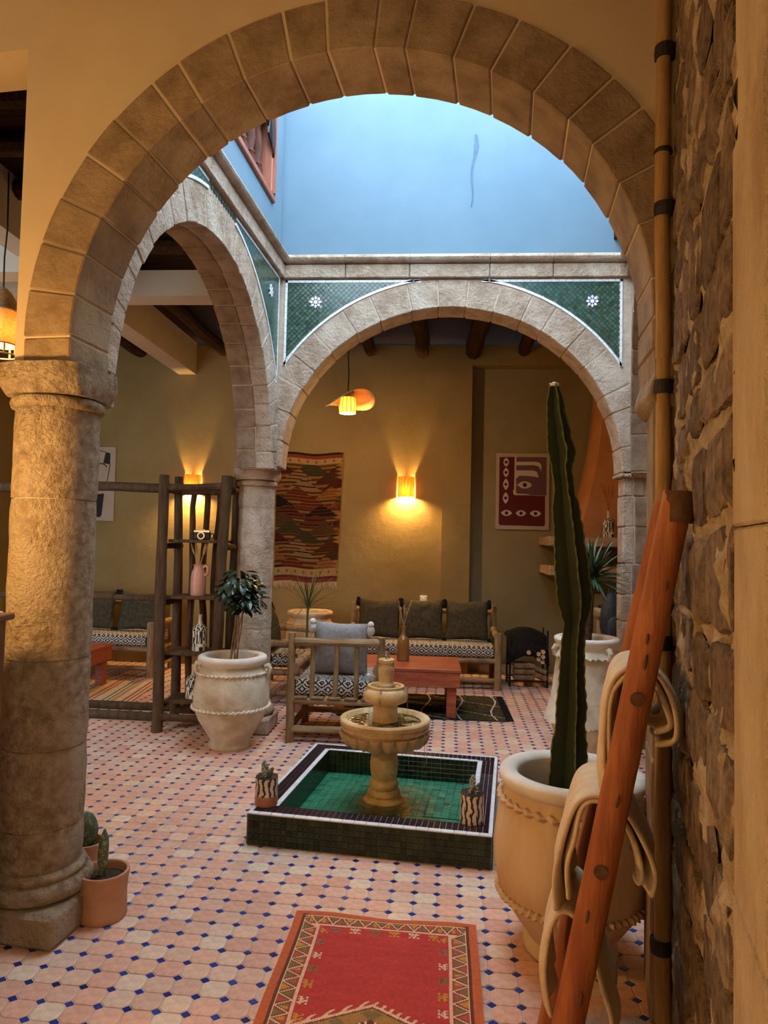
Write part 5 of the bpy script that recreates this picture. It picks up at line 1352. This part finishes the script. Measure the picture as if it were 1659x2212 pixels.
# straw hat pendant of the lounge
t = thing('pendant_lamp', 'wide straw hat pendant lamp hanging in the far lounge arch', 'lamp', (-.885, 7.0, 0))
G().tube([(.0, 0, 4.1), (.006, 0, 3.7), (-.006, 0, 3.5), (.004, 0, 3.3), (0, 0, 3.14)], .006, 6).build('cord', M['wire'], t)
Rr = Matrix.Translation((.02, 0, 3.06)) @ Matrix.Rotation(R(-10), 4, 'Y') @ Matrix.Rotation(R(-7), 4, 'X')
n = 64; g = G(); prof = [(.03, .065), (.08, .058), (.14, .034), (.20, .004), (.255, -.030)]; vs = []
for r, z in prof:
    for j in range(n):
        th = 2 * pi * j / n; zz = z + .05 * cos(2 * th + 1.57) * (r / .255) ** 2 + (.004 if j % 2 else 0)
        vs.append(Rr @ Vector((r * cos(th), r * sin(th), zz)))
g.add(vs, [(i * n + j, i * n + (j + 1) % n, (i + 1) * n + (j + 1) % n, (i + 1) * n + j) for i in range(4) for j in range(n)])
h_ = g.build('hat_shade', M['wicker'], t, smooth=20); sd = h_.modifiers.new('thick', 'SOLIDIFY'); sd.thickness = .006
G().lathe([(.075, 3.07), (.088, 2.98), (.082, 2.91), (.078, 2.91), (.084, 2.98), (.071, 3.07)], 30).build('wicker_shade', M['wicker_lit'], t, smooth=50)
for k in range(12):
    a = 2 * pi * k / 12; G().tube([(.076 * cos(a), .076 * sin(a), 3.07), (.090 * cos(a), .090 * sin(a), 2.98), (.083 * cos(a), .083 * sin(a), 2.908)], .004, 5).build('rib', M['wicker'], t)
G().ellipsoid((0, 0, 2.97), (.032, .032, .042), 12, 8).build('bulb', M['bulb'], t)
lamp('pendant_light', (-.885, 7.0, 2.88), 60, WARM, .04)
# basket pendant seen in the slit at the left
t = thing('basket_lamp', 'glowing wicker basket pendant lamp in the left wall slit', 'lamp', (-2.965, 4.5, 0))
G().tube([(.0, 0, 4.1), (.008, 0, 3.7), (-.004, 0, 3.5), (.0, 0, 3.28)], .006, 6).build('cord', M['wire'], t)
G().lathe([(.015, 3.29), (.05, 3.26), (.085, 3.20), (.10, 3.13), (.098, 3.12), (.082, 3.19)], 30).build('basket_top', M['wicker_lit'], t, smooth=50)
G().lathe([(.099, 3.125), (.103, 3.0), (.10, 2.89), (.096, 2.89), (.099, 3.0), (.095, 3.125)], 30).build('basket_shade', M['wicker_lit'], t, smooth=50)
for z in (3.125, 2.89, 2.82): G().tube([(.103 * cos(2 * pi * k / 28), .103 * sin(2 * pi * k / 28), z) for k in range(29)], .006, 5).build('hoop', M['wicker'], t)
for k in range(8): G().tube([(.102 * cos(k * .785), .102 * sin(k * .785), 2.89), (.102 * cos(k * .785), .102 * sin(k * .785), 2.82)], .006, 5).build('rib', M['wicker'], t)
G().ellipsoid((0, 0, 3.0), (.032, .032, .042), 12, 8).build('bulb', M['bulb'], t)
lamp('basket_lamp_light', (-2.965, 4.5, 2.97), 34, WARM, .04)

# ------------------------------------------------------------------ fireplace corner
t = thing('fireplace_hood', 'tall flared orange plaster fireplace hood in the right corner of the lounge', 'fireplace')
g = G(); N = 16; vs = []
for i in range(N + 1):
    q = i / N; z = lerp(1.72, 3.9, q); k = (1 - q) ** 2.2
    xl, xr, yf = 2.02 - .36 * k - .0 * q, 3.2, 8.64 - .24 * k
    for x, y in ((xl + .07, yf), (xl, yf + .09), (xl, NY), (xr, NY), (xr, yf)): vs.append((x, y, z))
g.add(vs, [(i * 5 + j, i * 5 + (j + 1) % 5, (i + 1) * 5 + (j + 1) % 5, (i + 1) * 5 + j) for i in range(N) for j in range(5)] + [(4, 3, 2, 1, 0), tuple(range(N * 5, N * 5 + 5))])
g.build('hood', M['orange_plaster'], t, smooth=50)
G().box(1.75, 2.05, 8.45, NY, 0, 1.05).box(2.75, 3.2, 8.45, NY, 0, 1.05).box(1.75, 3.2, 8.7, NY, 0, 1.70).build('firebox', M['niche_wall'], t, smooth=0)
for z in (1.66, 1.32): G().box(1.345, 3.25, 8.10, 8.40, z - .055, z + .055).box(1.345, 1.45, 8.40, NY, z - .05, z + .05).build('mantel', M['mantel'], t, bev=.008, smooth=0)
G().box(1.62, 2.1, 8.45, NY, 1.18, 1.70).build('breast', M['niche_wall'], t, smooth=0)
b = bottle('black and cream patterned bottle with red dry grass on the mantel', (2.045, 8.24, 1.716), .31, .072, 0, .30)
for x, hh, lab in ((1.72, .20, 'small dark bottle with pale label on the mantel beside the cactus'), (1.64, .17, 'short dark bottle on the mantel hidden behind the cactus')):
    t = thing('small_bottle', lab, 'bottle', (x, 8.24, 1.716)); r = .032
    G().lathe([(.0, 0), (r, 0), (r, hh * .6), (r * .4, hh * .75), (r * .38, hh), (0, hh)], 18).build('bottle_body', M['black'], t, smooth=50); G().lathe([(r + .001, hh * .15), (r + .001, hh * .45)], 18).build('paper_label', M['paper'], t)
t = thing('wood_stand', 'pale wooden stand stacked with boards beside the right pier', 'stand', (1.88, 7.2, 0))
for x, y in ((-.22, -.18), (.22, -.18), (-.22, .18), (.22, .18)): log('leg', (x, y, 0), (x, y, .92), .028, t, M['log_light'], 9, 4, .006, .1)
for k in range(4): G().box(-.27, .27, -.24 + k * .122, -.24 + k * .122 + .115, .92, .945).build('top_board', M['log_light'], t, bev=.003, smooth=0)
for z in (.30, .62): log('rail', (-.22, -.18, z), (.22, -.18, z), .02, t, M['log_lightx'], 8, 4, .005, .1)
for k, (lab, w, h, mm) in enumerate((('pale board lying on the stand, bottom of three', .40, .035, 'white_plaster'), ('dark flat book lying on the stand, middle of three', .34, .03, 'black'), ('dark folder lying on the stand, topmost of three', .30, .025, 'dark_wood'))):
    o = G().box(-w / 2, w / 2, -.13, .13, 0, h).build('flat_board', M[mm], None, bev=.004, smooth=0); o.location = (1.87 + .02 * k, 7.18, .946 + [0, .0352, .0655][k]); o.rotation_euler[2] = .1 * k; tag(o, lab, 'board')
t = thing('backpack', 'black nylon backpack standing beside the right pier behind the yucca', 'backpack', (1.675, 6.62, .575), R(12))
t.scale = (.72, .72, .70)
G().ellipsoid((0, 0, .52), (.15, .11, .36), 16, 12, .12).build('bag_body', M['bag'], t, smooth=60); G().ellipsoid((0, -.09, .40), (.11, .06, .18), 14, 10, .1).build('front_pocket', M['bag'], t, smooth=60)
G().tube([(-.04, 0, .87), (-.03, -.01, .93), (.03, -.01, .93), (.04, 0, .87)], .010, 7).build('handle', M['bag'], t)
G().box(-.17, .17, -.13, .13, 0, .17).build('bag_base', M['bag'], t, bev=.03, smooth=40)
t = thing('low_stool', 'low log stool under the black backpack behind the yucca', 'stool', (1.675, 6.62, 0))
for x, y in ((-.12, -.1), (.12, -.1), (-.12, .1), (.12, .1)): log('leg', (x, y, 0), (x, y, .54), .024, t, M['log_light'], 8, 4, .005, .1)
for k in range(3): G().box(-.16, .16, -.135 + k * .092, -.135 + k * .092 + .086, .54, .573).build('top_board', M['log_light'], t, bev=.004, smooth=0)
# firewood rack
t = thing('firewood_rack', 'low black iron firewood rack beside the long log sofa', 'rack', (1.12, 8.2, 0))
for x in (-.21, .21):
    for y in (-.16, .16): G().tube([(x, y, 0), (x, y, .60 if x < 0 else .64)], .011, 8).build('post', M['iron'], t)
    G().tube([(x, -.16, .07), (x, .16, .07)], .009, 7).build('side_bar', M['iron'], t)
for y in (-.16, .16): G().tube([(-.21, y, .07), (.21, y, .07)], .009, 7).build('long_bar', M['iron'], t)
g = G()
g.grid(20, 14, lambda u, v: (lerp(-.25, .22, u), lerp(-.24, .2, v), .56 + .11 * sin(pi * u) * (1 - .3 * v) - (.30 * max(0, 1 - v * 3.2)) + .015 * noise.noise((u * 5, v * 5, 2))))
o = g.build('rack_cover', M['black_cloth'], None, smooth=60); o.location = (1.12, 8.2, 0); sd = o.modifiers.new('thick', 'SOLIDIFY'); sd.thickness = .02
tag(o, 'black wool cloth draped over the firewood rack', 'cloth')
GL = 'split logs in the firewood rack'
rows = [(-.13, .115, 'h'), (-.02, .115, 'h'), (-.13, .18, 'h'), (-.02, .18, 'h'), (-.13, .245, 'h'), (-.03, .25, 'h'), (.09, .12, 'd'), (.12, .19, 'd')]
for i, (y, z, k) in enumerate(rows):
    a, b = ((-.17, y - .08, z), (.06, y - .08, z + .0)) if k == 'h' else ((-.02, -.19 + (i - 6) * .02, z + .07), (.19, -.21 + (i - 6) * .02, z - .02))
    o = log('firewood', a, b, .030, None, M['firewood'], 7, 3, .003, .2); o.location = (1.12, 8.2, 0); tag(o, 'split log in the iron rack, ' + ['bottom layer at the back', 'bottom layer at the front', 'middle layer at the back', 'middle layer at the front', 'top layer at the back', 'top layer at the front', 'slanting lowest at the right end', 'slanting above the other at the right end'][i], 'firewood', GL)
for i, (x, z) in enumerate(((.10, .33), (.145, .30), (.15, .355), (.10, .385), (.15, .41), (-.01, .40))):
    o = log('round_log', (x, -.23, z), (x, .12, z), .026, None, M['firewood'], 9, 3, .002, .06); o.location = (1.12, 8.2, 0); tag(o, 'round log with pale cut end, ' + ['lower left of the rack cluster', 'lowest right of the rack cluster', 'second up on the right of the rack', 'upper left of the rack cluster', 'topmost right of the rack cluster', 'alone left of the cluster in the rack'][i], 'firewood', 'round logs in the firewood rack')
    G().lathe([(.0, 0), (.024, 0), (.024, .004), (.0, .004)], 12).build('cut_end', M['logend'], o, smooth=0).matrix_local = Matrix.Translation((x, -.233, z)) @ Matrix.Rotation(R(90), 4, 'X')

# ------------------------------------------------------------------ desk at the left edge
t = thing('reception_desk', 'tall brown wooden desk edge at the far left beside the near column', 'desk', (-1.57, 2.36, 0), R(6))
G().box(-.60, 0, -.25, .16, 0, 1.28).build('desk_body', M['dark_wood'], t, bev=.006, smooth=0)
G().box(-.62, .022, -.27, .18, 1.28, 1.305).build('desk_top', M['dark_wood'], t, bev=.005, smooth=0)
o = G().box(-.10, .10, -.14, .14, 0, .006).build('paper_stack', M['paper'], None, smooth=0); o.location = (-1.69, 2.36, 1.306); tag(o, 'sheets of white paper on the brown desk top', 'paper')
